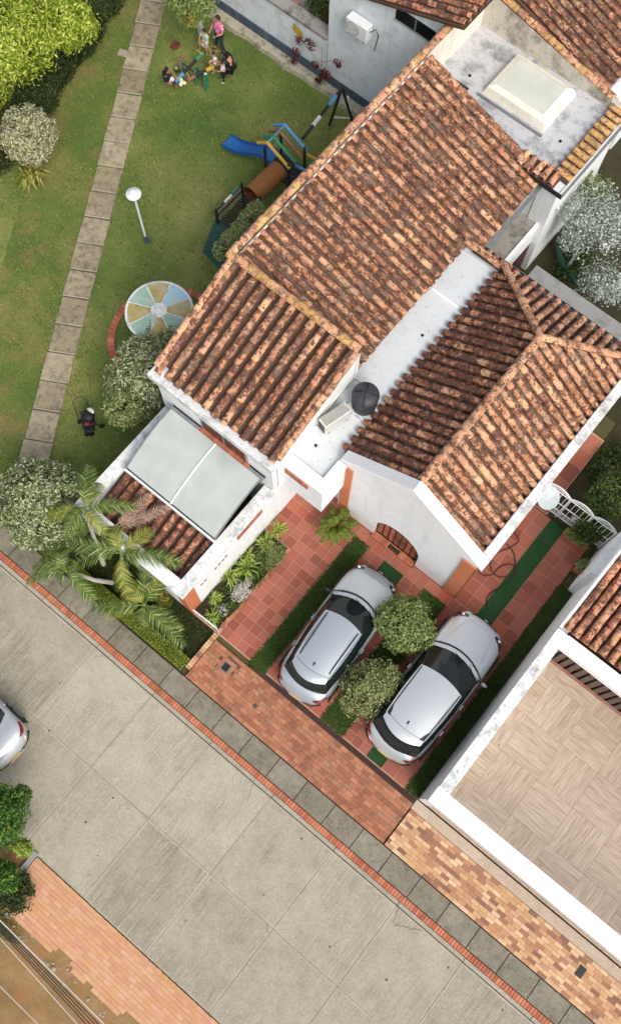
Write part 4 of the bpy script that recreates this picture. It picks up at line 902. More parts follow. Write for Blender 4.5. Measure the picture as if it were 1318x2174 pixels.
df = thing('dry_frond', 'dry brown palm fronds lying on the dark patio roof', 'dry palm frond', (-8,3.2,2.3))
frond(df, q(640,500,2.55), q(1010,350,2.62), 0.12, 'palm_dry', 0.26, 26, 'leaf'); frond(df, q(660,480,2.55), q(880,270,2.62), 0.12, 'palm_dry', 0.24, 24, 'leaf')
# cycad-like palm by the doorway
cy = thing('palm_bush', 'bushy yellow green small palm beside the entry canopy', 'palm bush', (-3.97,6.45,0.07)); c_ = W(715,1118,0.7)
cy.location = (c_.x, c_.y, 0.07)
MB().tube([(c_.x,c_.y,0.07),(c_.x,c_.y,0.65)], [0.10,0.07], 'bark').build('trunk', cy); random.seed(12)
for k in range(26):
    a = k*2.399; L = 0.62*random.uniform(0.75,1.08); up_ = random.uniform(-0.35,0.45) if k > 5 else 0.5
    L2 = L*(0.55 if k <= 5 else 1)
    frond(cy, (c_.x,c_.y,0.65), (c_.x+L2*math.cos(a), c_.y+L2*math.sin(a), 0.65+up_*0.6), 0.16, 'palm_small', 0.13, 20)

# side bed planting
bed = MB(); random.seed(2)
crown(bed, (-5.05,3.2,0.14), (0.40,1.15,0.13), 4200, 0.035, 'leaf_mid', 61, clumps=120); crown(bed, (-5.0,4.7,0.18), (0.42,0.55,0.2), 3200, 0.04, 'leaf_vine', 62, clumps=60, aspect=0.2)
crown(bed, (-5.0,4.2,0.16), (0.45,0.9,0.16), 2400, 0.03, 'grassblade', 66, clumps=60)
tag(bed.build('ground_cover'), 'mixed green ground cover filling the side bed along the white wall', 'ground cover', kind='stuff')
mb = MB(); crown(mb, (-4.92,3.35,0.28), (0.26,0.42,0.10), 1100, 0.024, 'flower', 63, clumps=40, aspect=0.8); crown(mb, (-5.0,2.5,0.2), (0.2,0.2,0.08), 300, 0.024, 'flower', 64, clumps=14); tag(mb.build('flower_patch'), 'patch of small pale flowers in the side bed', 'flowers', kind='stuff')
mm = crop(400,900,500/1318)
for k, (x, y, s, lab) in enumerate(((130,1080,0.30,'lowest bright green strappy plant in the side bed, by the railing'),(150,970,0.22,'bright strappy plant beside the orange pillar'),(230,850,0.38,'arching strappy plant left of the pale flowers'),(320,800,0.42,'tall strappy plant in the middle of the side bed'),(330,740,0.28,'strappy plant against the white wall in the side bed'),(430,650,0.30,'light green plant at the upper end of the side bed'),(500,590,0.30,'topmost light green plant on the terracotta tiles near the entry'))):
    c_ = mm(x, y, 0.35); t_ = thing('strappy_plant', lab, 'plant', (c_.x,c_.y,0.08), group='strappy plants in the side bed'); mb = MB(); rr = random.Random(k)
    for j in range(60):
        a = rr.uniform(0,6.28); L = s*rr.uniform(0.35,1.15); wd = rr.uniform(0.008,0.015); d = Vector((math.cos(a),math.sin(a),0)); sd = Vector((-d.y,d.x,0))*wd; b = Vector((c_.x+rr.uniform(-.07,.07),c_.y+rr.uniform(-.10,.10),0.1)); up_ = rr.uniform(0.5,1.2)
        m1 = b+d*L*0.4+Vector((0,0,L*up_)); m2 = b+d*L*0.8+Vector((0,0,L*up_*0.95))+sd*rr.uniform(-4,4); tp = b+d*L*1.1+Vector((0,0,L*up_*0.6))+sd*rr.uniform(-8,8)
        mb.add([b-sd*0.5,b+sd*0.5,m1+sd,m1-sd,m2+sd,m2-sd,tp], [(0,1,2,3),(3,2,4,5),(5,4,6)], 'strap')
    mb.build('leaf_clump', t_)
mb = MB(); y = 2.2
while y < 5.1: mb.obox((-4.66+0.03*math.sin(y*5),y,0.10),(0.05,0.09,0.06),'brick',random.uniform(-0.2,0.2)); y += 0.19
tag(mb.build('bed_edging'), 'irregular brick edging of the side bed along the terracotta drive', 'brick edging')

# ================================================================= shrubs and trees
for lab, c_, r_, mt, sd_ in (('round topiary shrub between the car bonnets, the upper of the two',tuple(W(860,1325,1.15)),(0.88,0.82,0.58),'leaf_topiary',71),('round topiary shrub between the cars, the lower purplish one',tuple(W(787,1461,1.15)),(0.86,0.95,0.62),'leaf_topiary2',72)):
    tree('topiary', lab, 'topiary', (c_[0]+0.02,c_[1],0.08), c_, r_, 11500, 0.048, mt, sd_, 0.035, 8, hollow=0.62, clumps=130, lump=0.2, aspect=0.42, group='round topiaries between the parked cars')
tree('round_shrub','large round variegated shrub beside the patio wall and the pavement','shrub',(-10.40,1.45,0),tuple(W(86,1070,1.8)),(1.32,1.28,1.2),21000,0.058,'leaf_varieg',73,0.07,9,hollow=0.75,clumps=260,lump=0.12,aspect=0.4)
tree('round_shrub','wide variegated shrub against the front roof corner below the round parasol','shrub',(-10.95,6.1,0),(-11.05,6.45,1.55),(1.12,1.5,1.15),19000,0.058,'leaf_varieg',74,0.07,9,extra=[((-10.75,5.1,1.7),(0.6,0.65,0.7),3600,'leaf_vine'),((-11.0,7.4,1.7),(0.5,0.5,0.6),2000,'leaf_vine'),((-10.75,7.7,1.7),(0.7,0.6,0.7),3000,'leaf_varieg')],hollow=0.72,clumps=220,aspect=0.4)
tree('round_shrub','pale pinkish round shrub at the left edge above the lawn','shrub',(-19.2,9.9,0),tuple(W(62,288,1.8)),(0.86,0.92,0.9),11000,0.055,'leaf_pale',75,0.06,8,hollow=0.7,clumps=130,aspect=0.4)
t_ = thing('strappy_plant','clump of long yellow green strap leaves below the pale pinkish shrub','plant',tuple(W(68,385,0.0))); mb = MB(); rr = random.Random(8); b0 = W(68,372,0.5)
for j in range(90):
    a = rr.uniform(0,6.28); L = rr.uniform(0.35,0.62); d = Vector((math.cos(a),math.sin(a),0)); sd = Vector((-d.y,d.x,0))*0.03; b = Vector((b0.x+rr.uniform(-.2,.2),b0.y+rr.uniform(-.2,.2),0.2)); m1 = b+d*L*0.5+Vector((0,0,L*0.9)); tp = b+d*L+Vector((0,0,L*0.6))
    mb.add([b-sd*0.5,b+sd*0.5,m1+sd,m1-sd,tp], [(0,1,2,3),(3,2,4)], 'strap_y')
mb.build('leaf_clump', t_)
bc = W(25,75,2.2)
tree('bright_tree','bright yellow green leafy tree in the top left corner','tree',(bc.x-0.6,bc.y-0.3,0),tuple(bc),(1.6,1.9,1.5),20000,0.075,'leaf_bright',76,0.10,10,extra=[((bc.x+0.1,bc.y-1.9,1.6),(1.0,1.1,1.1),6000,'leaf_bright'),((bc.x+0.9,bc.y+1.6,2.2),(1.1,1.0,1.1),6000,'leaf_bright')],hollow=0.6,clumps=170,lump=0.25,aspect=0.4)
hb = MB()
for k in range(9):
    c_ = W(225,0,0.7).lerp(W(10,330,0.7), k/8); g2 = random.Random(k)
    crown(hb, (c_.x-0.25+g2.uniform(-.15,.15),c_.y,0.65), (0.66,1.1,0.62), 3000, 0.07, 'leaf_dark', 80+k, hollow=0.7, clumps=50, aspect=0.3)
t_ = thing('hedge','dark green overgrown hedge between the bright tree and the lawn','hedge',tuple(W(120,160,0))); hb.build('foliage', t_)
mb = MB()
for k in range(14): c_ = W(225,0,0).lerp(W(10,330,0), k/13); mb.tube([(c_.x-0.2,c_.y,0),(c_.x-0.25,c_.y+0.1,0.9)], 0.03, 'bark', 5)
mb.build('stem', t_)
tb = W(428,72,0); tc = W(404,-14,2.8)
tree('yard_tree','small tree with a pale leaning trunk behind the seesaw','tree',tuple(tb),tuple(tc),(0.95,0.85,0.75),6500,0.07,'leaf_topiary',77,0.10,7,extra=[((tc.x+0.1,tc.y-0.35,2.4),(0.6,0.35,0.35),1100,'strap_y')],bark='palmtrunk',hollow=0.55,clumps=70,aspect=0.3)
sc_ = W(1262,470,2.6)
tree('silver_tree','pale silver leaved tree in the garden at the right edge','tree',(sc_.x-0.1,sc_.y-0.3,0),tuple(sc_),(1.55,1.25,0.9),4200,0.045,'leaf_silver',78,0.05,26,bark='leaf_silver',extra=[(tuple(W(1285,600,1.9)),(1.0,0.9,0.6),2300,'leaf_silver'),(tuple(W(1250,395,2.4)),(0.9,0.6,0.5),1500,'leaf_vine'),(tuple(W(1215,500,1.9)),(0.5,0.5,0.5),700,'leaf_silver')],hollow=0.35,clumps=75,lump=0.4,aspect=0.5)
gc = W(1292,1055,1.2)
tree('shrub','dense dark green shrub at the right edge behind the gate','shrub',(gc.x,gc.y,0),tuple(gc),(0.62,0.95,0.85),7500,0.05,'leaf_mid',79,0.05,7,extra=[((gc.x+0.1,gc.y-0.9,0.8),(0.5,0.5,0.5),2200,'leaf_mid')],hollow=0.6,clumps=100)
lc = W(0,1735,1.7)
tree('corner_tree','glossy green tree reaching over the road from the left edge','tree',(lc.x-0.5,lc.y-0.6,0),(lc.x-0.15,lc.y-0.15,1.7),(0.95,0.95,0.9),9000,0.062,'leaf_green',91,0.08,8,extra=[(tuple(W(45,1690,1.5)),(0.32,0.3,0.3),700,'leaf_green'),(tuple(W(50,1800,1.1)),(0.30,0.26,0.3),700,'strap'),(tuple(W(10,1860,0.9)),(0.5,0.4,0.4),1500,'leaf_green')],hollow=0.6,clumps=110,lump=0.25,aspect=0.3)
mb = MB(); crown(mb, tuple(W(20,1890,0.2)), (0.75,0.6,0.22), 3000, 0.05, 'leaf_dark', 92, clumps=60); tag(mb.build('undergrowth'), 'dark undergrowth below the glossy tree at the left kerb', 'undergrowth', kind='stuff')
vc = W(497,505,2.2); t_ = thing('wall_shrub','grey green shrub squeezed between the big roof edge and the play bridge','shrub',(-10.45,10.9,0))
mb = MB()
for k in range(5):
    c_ = W(474+k*17,530-k*20,2.0); crown(mb, tuple(c_), (0.30,0.34,0.40), 1200, 0.05, 'leaf_vine', 94+k, clumps=24)
mb.build('foliage', t_); MB().tube([(-10.45,10.9,0),(-10.5,10.9,1.9)], 0.05, 'bark').build('trunk', t_)
mb = MB(); crown(mb, tuple(W(1215,560,0.25)), (0.5,0.9,0.25), 1600, 0.05, 'leaf_mid', 101, clumps=30); crown(mb, tuple(W(1290,985,0.2)), (0.5,0.9,0.2), 1500, 0.05, 'leaf_dark', 102, clumps=30); tag(mb.build('garden_plants'), 'low dark plants growing over the soil of the back garden', 'ground cover', kind='stuff')
g9 = crop(818,450,500/1318)
tag(MB().tube(smoothp([g9(985,130,0.3),g9(970,200,0.35),g9(990,290,0.35),g9(1030,350,0.35),g9(1060,400,0.3)]), 0.10, 'net', 6).build('garden_edging', smooth=True), 'curved green plastic edging around the silver tree bed', 'edging')

# ================================================================= lawn things
lb = W(312,513,0)
lp = thing('lamp_post','white round headed lamp post on the lawn beside the path','lamp post',tuple(lb))
MB().tube([lb, lb+Vector((0,0,0.35))], [0.085,0.06], 'bluepaint', 10).build('base', lp, smooth=True)
MB().tube([lb+Vector((0,0,0.3)), lb+Vector((0,0,2.55))], 0.038, 'white', 10).build('pole', lp, smooth=True)
MB().lathe(lb+Vector((0,0,2.5)), [(0.06,0),(0.20,0.05),(0.235,0.10),(0.235,0.13),(0.20,0.17),(0.10,0.20),(0.09,0.215),(0.03,0.225)], 'white', 28).build('lamp_head', lp, smooth=True)
# mushroom parasol painted in wedges
UC = Vector((-12.0,8.0,0)); R_ = 1.02
um = thing('concrete_parasol','round concrete parasol with wedges painted yellow, green and blue','parasol',tuple(UC))
MB().tube([UC, UC+Vector((0,0,1.83))], 0.10, 'cap', 12).build('post', um, smooth=True)
def m_wedge(name, c): n = NT(name); return n.out(n.mix(n.mask(n.noise(3,7,0.7),0.55,0.70), n.mix(n.math('MULTIPLY', n.mask(n.noise(2.5,4),0.4,0.7), 0.5), lin(c), lin((198,200,190))), lin(tuple(v*0.78 for v in c))), 0.75)
WM = {k: m_wedge('faded_'+k+'_paint', c) for k, c in dict(yellow=(176,158,96), green=(150,184,166), blue=(164,206,222)).items()}
mb = MB(); mb.lathe(UC+Vector((0,0,1.77)), [(R_*0.5,0.0),(R_,0.05),(R_+0.01,0.09),(R_,0.10)], 'cap', 48); mb.build('slab_edge', um, smooth=True)
for k in range(8):
    col = ['green','yellow','blue','yellow','green','yellow','green','yellow'][k]; a0 = k*math.pi/4-0.42; mb = MB(); rows = []
    for i in range(5):
        r = 0.24+(R_-0.07-0.24)*i/4; pad = 0.012/r+0.01; rows.append([UC+Vector((r*math.cos(a), r*math.sin(a), 1.88+0.10*(1-r/R_))) for a in [a0+pad+(math.pi/4-2*pad)*j/6 for j in range(7)]])
    mb.grid(rows, WM[col]); mb.build('painted_wedge', um, smooth=True)
mb = MB(); rows = [[UC+Vector((r*math.cos(a), r*math.sin(a), 1.873+0.10*(1-r/R_))) for a in [2*math.pi*j/40 for j in range(41)]] for r in (0.0,0.1,0.2,0.4,0.6,R_)]; mb.grid(rows, 'cap'); mb.build('slab_top', um, smooth=True)
mb = MB(); mb.lathe(UC+Vector((0,0,1.95)),[(0.14,0),(0.10,0.04),(0.03,0.05)],'cap',14); mb.build('finial', um, smooth=True)
mb = MB()
for k in range(70):
    a = 2*math.pi*k/70; mb.obox(UC+Vector((1.77*math.cos(a),1.77*math.sin(a),0.03)), (0.11,0.074,0.03), 'kerb', a)
tag(mb.build('brick_ring'), 'ring of red bricks set in the lawn around the round parasol', 'brick edging')
tag(MB().obox(W(262,113,0.02),(0.17,0.14,0.02),'stone',0.3).build('stepping_stone'), 'pale stone slab in the grass left of the path', 'stone slab')
# stroller
sp_ = W(186,893,0); st = thing('stroller','black stroller with red cushion and white cloth on the shaded lawn','stroller',tuple(sp_),0)
s_ = lambda x, y, z: W(130+x*120/1318, 820+y*120/1318, z)
MB().tube([s_(430,800,0.35),s_(340,560,0.75),s_(270,370,1.0),s_(320,300,1.02),s_(500,235,1.02),s_(560,270,1.0),s_(650,480,0.75),s_(760,720,0.35)], 0.014, 'black', 6).build('handle', st, smooth=True)
mb = MB(); mb.obox(s_(640,820,0.42), (0.20,0.16,0.05), 'cloth_black', 0.95); mb.obox(s_(600,610,0.62), (0.19,0.05,0.20), 'cloth_black', 0.95, Matrix.Rotation(0.35,3,'X')); mb.obox(s_(670,1000,0.30), (0.17,0.10,0.03), 'cloth_black', 0.95); mb.build('seat', st, bevel=0.03)
MB().ball(s_(630,690,0.72), (0.21,0.20,0.13), 'cloth_black', 14, 8).build('hood', st, smooth=True)
MB().ball(s_(690,570,0.78), (0.13,0.09,0.05), 'cloth_white', 12, 6).build('cloth', st, smooth=True)
MB().ball(s_(610,860,0.50), (0.08,0.10,0.04), 'cloth_red', 12, 6).build('cushion', st, smooth=True)
for x, y in ((450,830),(960,930),(620,1120),(720,1120)):
    c_ = s_(x,y,0.09); MB().tube([c_+Vector((-0.02,0.01,0)),c_+Vector((0.02,-0.01,0))], 0.09, 'tyre', 14).build('wheel', st)
MB().tube([s_(450,830,0.12),s_(640,860,0.3),s_(960,930,0.12)], 0.014, 'black', 6).tube([s_(640,860,0.3),s_(670,1120,0.12)], 0.014, 'black', 6).build('frame', st)

# playground tower
PG = thing('playground','wooden playground tower with blue slide, brown tunnel, bridge and coloured roof poles','playground',(-12.7,14.6,0))
P_ = crop(430,170,350/1318)
tx0, tx1, ty0, ty1 = -13.12, -12.15, 14.22, 15.0
for x in (tx0,tx1):
    for y in (ty0,ty1): MB().tube([(x,y,0),(x,y,2.15)], 0.045, 'p_black', 8).build('post', PG, smooth=True)
for i, y in enumerate((14.20,14.48,14.76,15.04)):
    c_ = ['p_yellow','p_green','p_brown','p_lblue'][i]
    MB().tube([(-13.38,y,2.18),(-12.98,y,2.52)], 0.055, c_, 8).tube([(-12.98,y,2.52),(-12.10,y,2.02)], 0.055, c_, 8).build('roof_pole', PG, smooth=True)
MB().tube([(-12.98,14.15,2.50),(-12.98,15.1,2.50)], 0.03, 'p_lblue', 6).build('ridge_pole', PG)
mb = MB()
for k in range(6): mb.box((tx0-0.05,14.2+k*0.145,1.02),(tx1+0.05,14.2+k*0.145+0.11,1.07),'p_black')
mb.build('platform', PG)
rows = []
for i in range(15):
    t = i/14; x = -13.15-2.15*t; z = 1.10*(1-t)**1.0*(1+0.35*math.sin(math.pi*t)) + 0.12*t; z = 1.1-1.0*(0.5-0.5*math.cos(math.pi*min(1,t*1.12)))+ (0.06*t); y = 14.68+0.06*math.sin(3*t)
    rows.append([(x,y-0.25,z+0.13),(x,y-0.25,z),(x,y,z-0.01),(x,y+0.25,z),(x,y+0.25,z+0.13)])
mb = MB(); mb.grid(rows, 'p_blue'); mb.grid([[(a,b+(0.02 if j > 2 else -0.02 if j < 2 else 0),c-0.02) for j,(a,b,c) in enumerate(r)] for r in rows], 'p_blue'); mb.build('slide', PG, smooth=True, angle=60)
tb0, tb1 = Vector((-12.72,14.42,1.18)), Vector((-12.78,13.12,1.18)); mb = MB()
mb.tube([tb0,tb1], 0.33, 'p_tube', 24, False); mb.tube([tb0,tb1], 0.30, 'p_red', 24, False); mb.build('tunnel', PG, smooth=True)
mb = MB(); y = 11.95
while y < 13.15: mb.tube([(-13.12,y,0.86),(-12.48,y,0.86)], 0.032, 'p_black', 6); y += 0.085
mb.build('bridge', PG, smooth=True)
for x in (-13.2,-12.45):
    for y in (11.9,13.15): MB().tube([(x,y,0),(x,y,1.42)], 0.045, 'p_black', 8).build('post', PG, smooth=True)
    for z in (1.05,1.35):
        o = MB().tube([(x,11.9,z),(x,13.15,z)], 0.030, 'p_black', 8).build('rail', PG, smooth=True)
    MB().tube([(x,12.3,1.35),(x,12.65,1.35)], 0.045, 'p_white' if x < -13 else 'p_yellow', 8).build('sleeve', PG, smooth=True)
MB().tube([(-13.22,12.7,1.35),(-13.22,13.0,1.35)], 0.05, 'p_green', 8).build('sleeve', PG)
MB().box((-13.24,11.95,0.90),(-13.21,13.1,1.28),'stone').build('side_panel', PG)
MB().quad([(-13.35,12.0,0.75),(-12.5,11.95,0.75),(-12.35,10.95,0.02),(-13.2,11.05,0.02)],'teal').quad([(-13.35,12.0,0.71),(-12.5,11.95,0.71),(-12.35,10.95,-0.02),(-13.2,11.05,-0.02)],'teal').build('ramp', PG)
S0, S1 = Vector((-12.72,17.54,2.0)), Vector((-12.48,15.3,2.0))
MB().tube([S0,S1], 0.055, 'p_black', 8).build('swing_beam', PG, smooth=True)
for t0, t1, c_ in ((0.14,0.34,'p_lblue'),(0.56,0.74,'p_white')): MB().tube([S0.lerp(S1,t0),S0.lerp(S1,t1)], 0.068, c_, 10).build('sleeve', PG, smooth=True)
MB().tube([S0+Vector((0.02,-0.02,0.05)),(-13.09,17.49,0)], 0.05, 'p_black', 8).build('leg', PG, smooth=True)
MB().tube([S0+Vector((0.02,0.02,0.05)),(-12.45,18.0,0)], 0.05, 'p_black', 8).build('leg', PG, smooth=True)
MB().tube([Vector((-12.62,17.74,1.5)),Vector((-12.53,17.88,0.85))], 0.062, 'p_white', 8).build('sleeve', PG)
MB().tube([(-12.98,17.52,0.45),(-12.5,17.92,0.4)], 0.03, 'p_white', 6).build('brace', PG)
MB().tube([P_(820,590,1.55),P_(950,655,1.55)], 0.055, 'p_yellow', 8).build('side_pole', PG, smooth=True)
MB().tube([P_(740,680,1.35),P_(870,750,1.35)], 0.055, 'p_lblue', 8).build('side_pole', PG, smooth=True)
mb = MB()
for k in range(5): mb.tube([(-12.1,14.3+k*0.15,1.0),(-11.6,14.3+k*0.15,0.3)], 0.03, 'stone', 6)
mb.build('ladder', PG)

# seesaws
T_ = crop(320,20,200/1318)
def seesaw(label, a, b, sleeves, post):
    a, b = Vector(a), Vector(b); c = a.lerp(b,0.5); t = thing('seesaw', label, 'seesaw', (c.x,c.y,0), group='painted pole seesaws on the lawn')
    MB().tube([a,b], 0.055, 'p_black', 8).build('beam', t, smooth=True)
    for t0, t1, cc in sleeves: MB().tube([a.lerp(b,t0),a.lerp(b,t1)], 0.072, cc, 10).build('sleeve', t, smooth=True)
    d = (b-a).normalized(); s = Vector((-d.y,d.x,0))
    for k in (0.30,-0.30):
        MB().tube([c+s*k+Vector((0,0,-c.z)), c+s*k+Vector((0,0,0.06))], 0.042, post, 8).build('post', t, smooth=True)
    MB().tube([c+s*0.32, c-s*0.32], 0.022, 'p_black', 6).build('axle', t)
    for tt in (0.12,0.88):
        q_ = a.lerp(b,tt); MB().tube([q_+s*0.16+Vector((0,0,0.14)), q_-s*0.16+Vector((0,0,0.14))], 0.018, 'p_yellow', 6).tube([q_, q_+Vector((0,0,0.14))],0.018,'p_yellow',6).build('handle', t)
    return t
seesaw('long seesaw with blue and green ends carrying two girls', T_(320,1045,0.45), T_(745,590,0.65), [(0.06,0.32,'p_lblue'),(0.74,0.97,'p_green')], 'p_green')
seesaw('shorter seesaw with brown and yellow ends beside the toddlers', T_(490,1000,0.5), T_(900,790,0.6), [(0.05,0.32,'p_brown'),(0.70,0.95,'p_yellow')], 'p_green')
b0 = T_(450,880,0); tag(MB().tube([b0,b0+Vector((0,0,0.62))],0.07,'stone',10).lathe(b0+Vector((0,0,0.62)),[(0.085,0),(0.085,0.05),(0.03,0.07)],'p_brown',12).build('wooden_post'), 'pale wooden post with a brown top behind the long seesaw', 'post')
b0 = T_(790,1080,0); tag(MB().tube([b0,b0+Vector((0,0,0.62))],0.065,'p_green',10).lathe(b0+Vector((0,0,0.62)),[(0.05,0),(0.045,0.02),(0.02,0.03)],'offwhite',12).build('wooden_post'), 'dark green post with a pale top in front of the shorter seesaw', 'post')
b0 = T_(368,865,0); tag(MB().tube([b0,b0+Vector((0,0,0.16))],0.09,'leaf_mid',10).lathe(b0+Vector((0,0,0.16)),[(0.07,0),(0.05,0.02)],'stone',10).build('tree_stump'), 'low green stump in the grass by the blue seesaw end', 'stump')
b0 = T_(440,1020,0.5); mb = MB()
for dx, dy, dz, r in ((0,0,0,0.09),(0.09,0.03,0.02,0.07),(-0.08,0.04,0.02,0.07),(0.02,-0.09,0,0.07)): mb.ball((b0.x+dx,b0.y+dy,b0.z+dz),(r,r,r*0.8),'cream_c',10,7)
tag(mb.build('cloth_bundle', smooth=True), 'cream coloured soft bundle resting on the brown seesaw end', 'bundle')
b0 = T_(345,515,0); mb = MB(); mb.tube([b0+Vector((0.13*math.cos(a),0.16*math.sin(a),0.05+0.03*math.sin(3*a))) for a in [2*math.pi*k/16 for k in range(17)]], 0.035, 'p_red', 8, False); mb.ball((b0.x,b0.y,0.02),(0.11,0.13,0.03),'p_red',10,6)
tag(mb.build('rusty_ring', smooth=True), 'rusty red ring half sunk in the grass beside the path', 'ring')

# ================================================================= people
def skin(name, joints, edges, mat, parent, sub=2, extra=None):
    names = list(joints); me = bpy.data.meshes.new(name); me.from_pydata([joints[k][0] for k in names], [(names.index(a), names.index(b)) for a, b in edges], [])
    o = bpy.data.objects.new(name, me); COL.objects.link(o); m = o.modifiers.new('s','SKIN'); m.use_smooth_shade = True
    for i, k in enumerate(names):
        r = joints[k][1]; me.skin_vertices[0].data[i].radius = (r,r) if not isinstance(r, tuple) else r
    me.skin_vertices[0].data[0].use_root = True
    s = o.modifiers.new('u','SUBSURF'); s.levels = sub; s.render_levels = sub
    dg = bpy.context.evaluated_depsgraph_get(); ev = o.evaluated_get(dg); m2 = bpy.data.meshes.new_from_object(ev)
    bpy.data.objects.remove(o); m2.name = name
    if extra:
        import bmesh
        bm = bmesh.new(); bm.from_mesh(m2)
        e = bpy.data.meshes.new('tmp'); e.from_pydata(extra.v, [], extra.f); bm.from_mesh(e); bm.to_mesh(m2); bm.free()
    m2.materials.clear(); m2.materials.append(M[mat]); m2.polygons.foreach_set('use_smooth', [True]*len(m2.polygons))
    o2 = bpy.data.objects.new(name, m2); COL.objects.link(o2); o2.parent = parent; return o2
def person(label, base, rz, h, pose, top, bottom, hair='hair', sk='skin', skirt=False, bare_legs=False, long_hair=False, shoes='cloth_white', group=None, face=0.0):
    """pose: joint positions in units of body height, local frame, y is forward"""
    t = thing('person', label, 'person', tuple(base), rz, group); t.scale = (1,1,1)
    P = dict(pel=(0,0,.52), che=(0,0,.72), nec=(0,0,.83), hed=(0,.01,.92), shL=(-.105,0,.80), elL=(-.14,0,.64), haL=(-.15,.05,.50), shR=(.105,0,.80), elR=(.14,0,.64), haR=(.15,.05,.50),
             hiL=(-.055,0,.50), knL=(-.06,.01,.27), anL=(-.065,0,.04), hiR=(.055,0,.50), knR=(.06,.01,.27), anR=(.065,0,.04)); P.update(pose)
    P = {k: Vector(v)*h for k, v in P.items()}
    J = dict(pel=(P['pel'],.075*h), che=(P['che'],.082*h), nec=(P['nec'],.034*h), hed0=(P['nec'].lerp(P['hed'],.5),.032*h))
    E = [('pel','che'),('che','nec'),('nec','hed0')]
    for s in 'LR':
        J['sh'+s] = (P['sh'+s],.038*h); J['el'+s] = (P['el'+s],.027*h); J['ha'+s] = (P['ha'+s],.018*h)
        J['hi'+s] = (P['hi'+s],.058*h); J['kn'+s] = (P['kn'+s],.038*h); J['an'+s] = (P['an'+s],.024*h); ft = P['an'+s]+Vector((0,.07*h,-.025*h)); J['ft'+s] = (ft,.022*h)
        E += [('che','sh'+s),('sh'+s,'el'+s),('el'+s,'ha'+s),('pel','hi'+s),('hi'+s,'kn'+s),('kn'+s,'an'+s),('an'+s,'ft'+s)]
    fx = MB(); hc = P['hed']; hd_ = .062*h
    fx.ball(hc, (hd_*.86,hd_,hd_*1.2), 'skin', 16, 12); fx.ball(hc+Vector((0,hd_*1.0,-hd_*.1)), (hd_*.16,hd_*.25,hd_*.25), 'skin', 8, 6)
    for sx in (-1,1): fx.ball(hc+Vector((sx*hd_*.88,0,0)), (hd_*.14,hd_*.22,hd_*.3), 'skin', 8, 6)
    for s in 'LR':
        w0 = P['ha'+s]; d = (P['ha'+s]-P['el'+s]).normalized(); sd = d.cross(Vector((0,0,1))) if abs(d.z) < .9 else Vector((0,1,0)); sd.normalize(); nn = sd.cross(d)
        pal = w0+d*.028*h; fx.ball(pal, (.018*h,.018*h,.022*h), 'skin', 8, 6)
        for k in range(4):
            a = pal+sd*(k-1.5)*.010*h+d*.012*h; L = (.030,.036,.034,.026)[k]*h; fx.tube([a, a+d*L*.55, a+d*L*.85-nn*L*.35], [.0055*h,.005*h,.004*h], 'skin', 6)
        a = pal-sd*.018*h; fx.tube([a, a-sd*.012*h+d*.014*h, a-sd*.012*h+d*.028*h], [.006*h,.0055*h,.0045*h], 'skin', 6)
    skin('body', J, E, sk, t, 2, fx)
    # clothes follow the same joints
    cj = dict(pel=(P['pel'],.093*h), che=(P['che'],.104*h), nec=(P['che'].lerp(P['nec'],.75),.045*h)); ce = [('pel','che'),('che','nec')]
    for s in 'LR': cj['sh'+s] = (P['sh'+s],.048*h); cj['el'+s] = (P['sh'+s].lerp(P['el'+s],.7),.038*h); ce += [('che','sh'+s),('sh'+s,'el'+s)]
    skin('shirt', cj, ce, top, t)
    if skirt:
        mb = MB(); pc = P['pel']; m1 = P['knL'].lerp(P['knR'],.5); m0 = P['hiL'].lerp(P['hiR'],.5); mb.tube([pc+Vector((0,0,.04*h)), m0.lerp(m1,.35), m0.lerp(m1,.8)], [.085*h,.12*h,.16*h], bottom, 16, False); mb.build('skirt', t, smooth=True, local=True)
    else:
        lj = dict(pel=(P['pel'],.083*h)); le = []
        for s in 'LR':
            lj['hi'+s] = (P['hi'+s],.068*h); lj['kn'+s] = (P['kn'+s] if not bare_legs else P['hi'+s].lerp(P['kn'+s],.8),.048*h); le += [('pel','hi'+s),('hi'+s,'kn'+s)]
            if not bare_legs: lj['an'+s] = (P['an'+s]+Vector((0,0,.02*h)),.034*h); le += [('kn'+s,'an'+s)]
        skin('trousers', lj, le, bottom, t)
    mb = MB(); mb.ball(hc+Vector((0,-hd_*.16,hd_*.22)), (hd_*.98,hd_*1.02,hd_*1.12), hair, 16, 12)
    if long_hair: mb.tube([hc+Vector((0,-hd_*.7,0)), hc+Vector((0,-hd_*1.3,-hd_*1.2)), hc+Vector((0,-hd_*1.4,-hd_*3.4))], [hd_*.8,hd_*.75,hd_*.25], hair, 10)
    mb.build('hair', t, smooth=True, local=True)
    mb = MB()
    for sx in (-1,1): mb.ball(hc+Vector((sx*hd_*.34,hd_*.88,hd_*.08)), (hd_*.13,hd_*.10,hd_*.09), 'hair', 8, 6)
    mb.build('eyes', t, local=True); mb = MB(); mb.ball(hc+Vector((0,hd_*.86,-hd_*.5)), (hd_*.26,hd_*.08,hd_*.07), 'cloth_red', 8, 6); mb.build('mouth', t, local=True)
    for s in 'LR':
        mb = MB(); f = P['an'+s]; mb.ball(f+Vector((0,.04*h,-.022*h)), (.03*h,.065*h,.022*h), shoes, 10, 6); mb.build('shoe', t, smooth=True, local=True)
    return t
def face_to(a, b): d = Vector(b)-Vector(a); return math.atan2(-d.x, d.y)
gg = lambda x, y, z=0: T_(x,y,z)
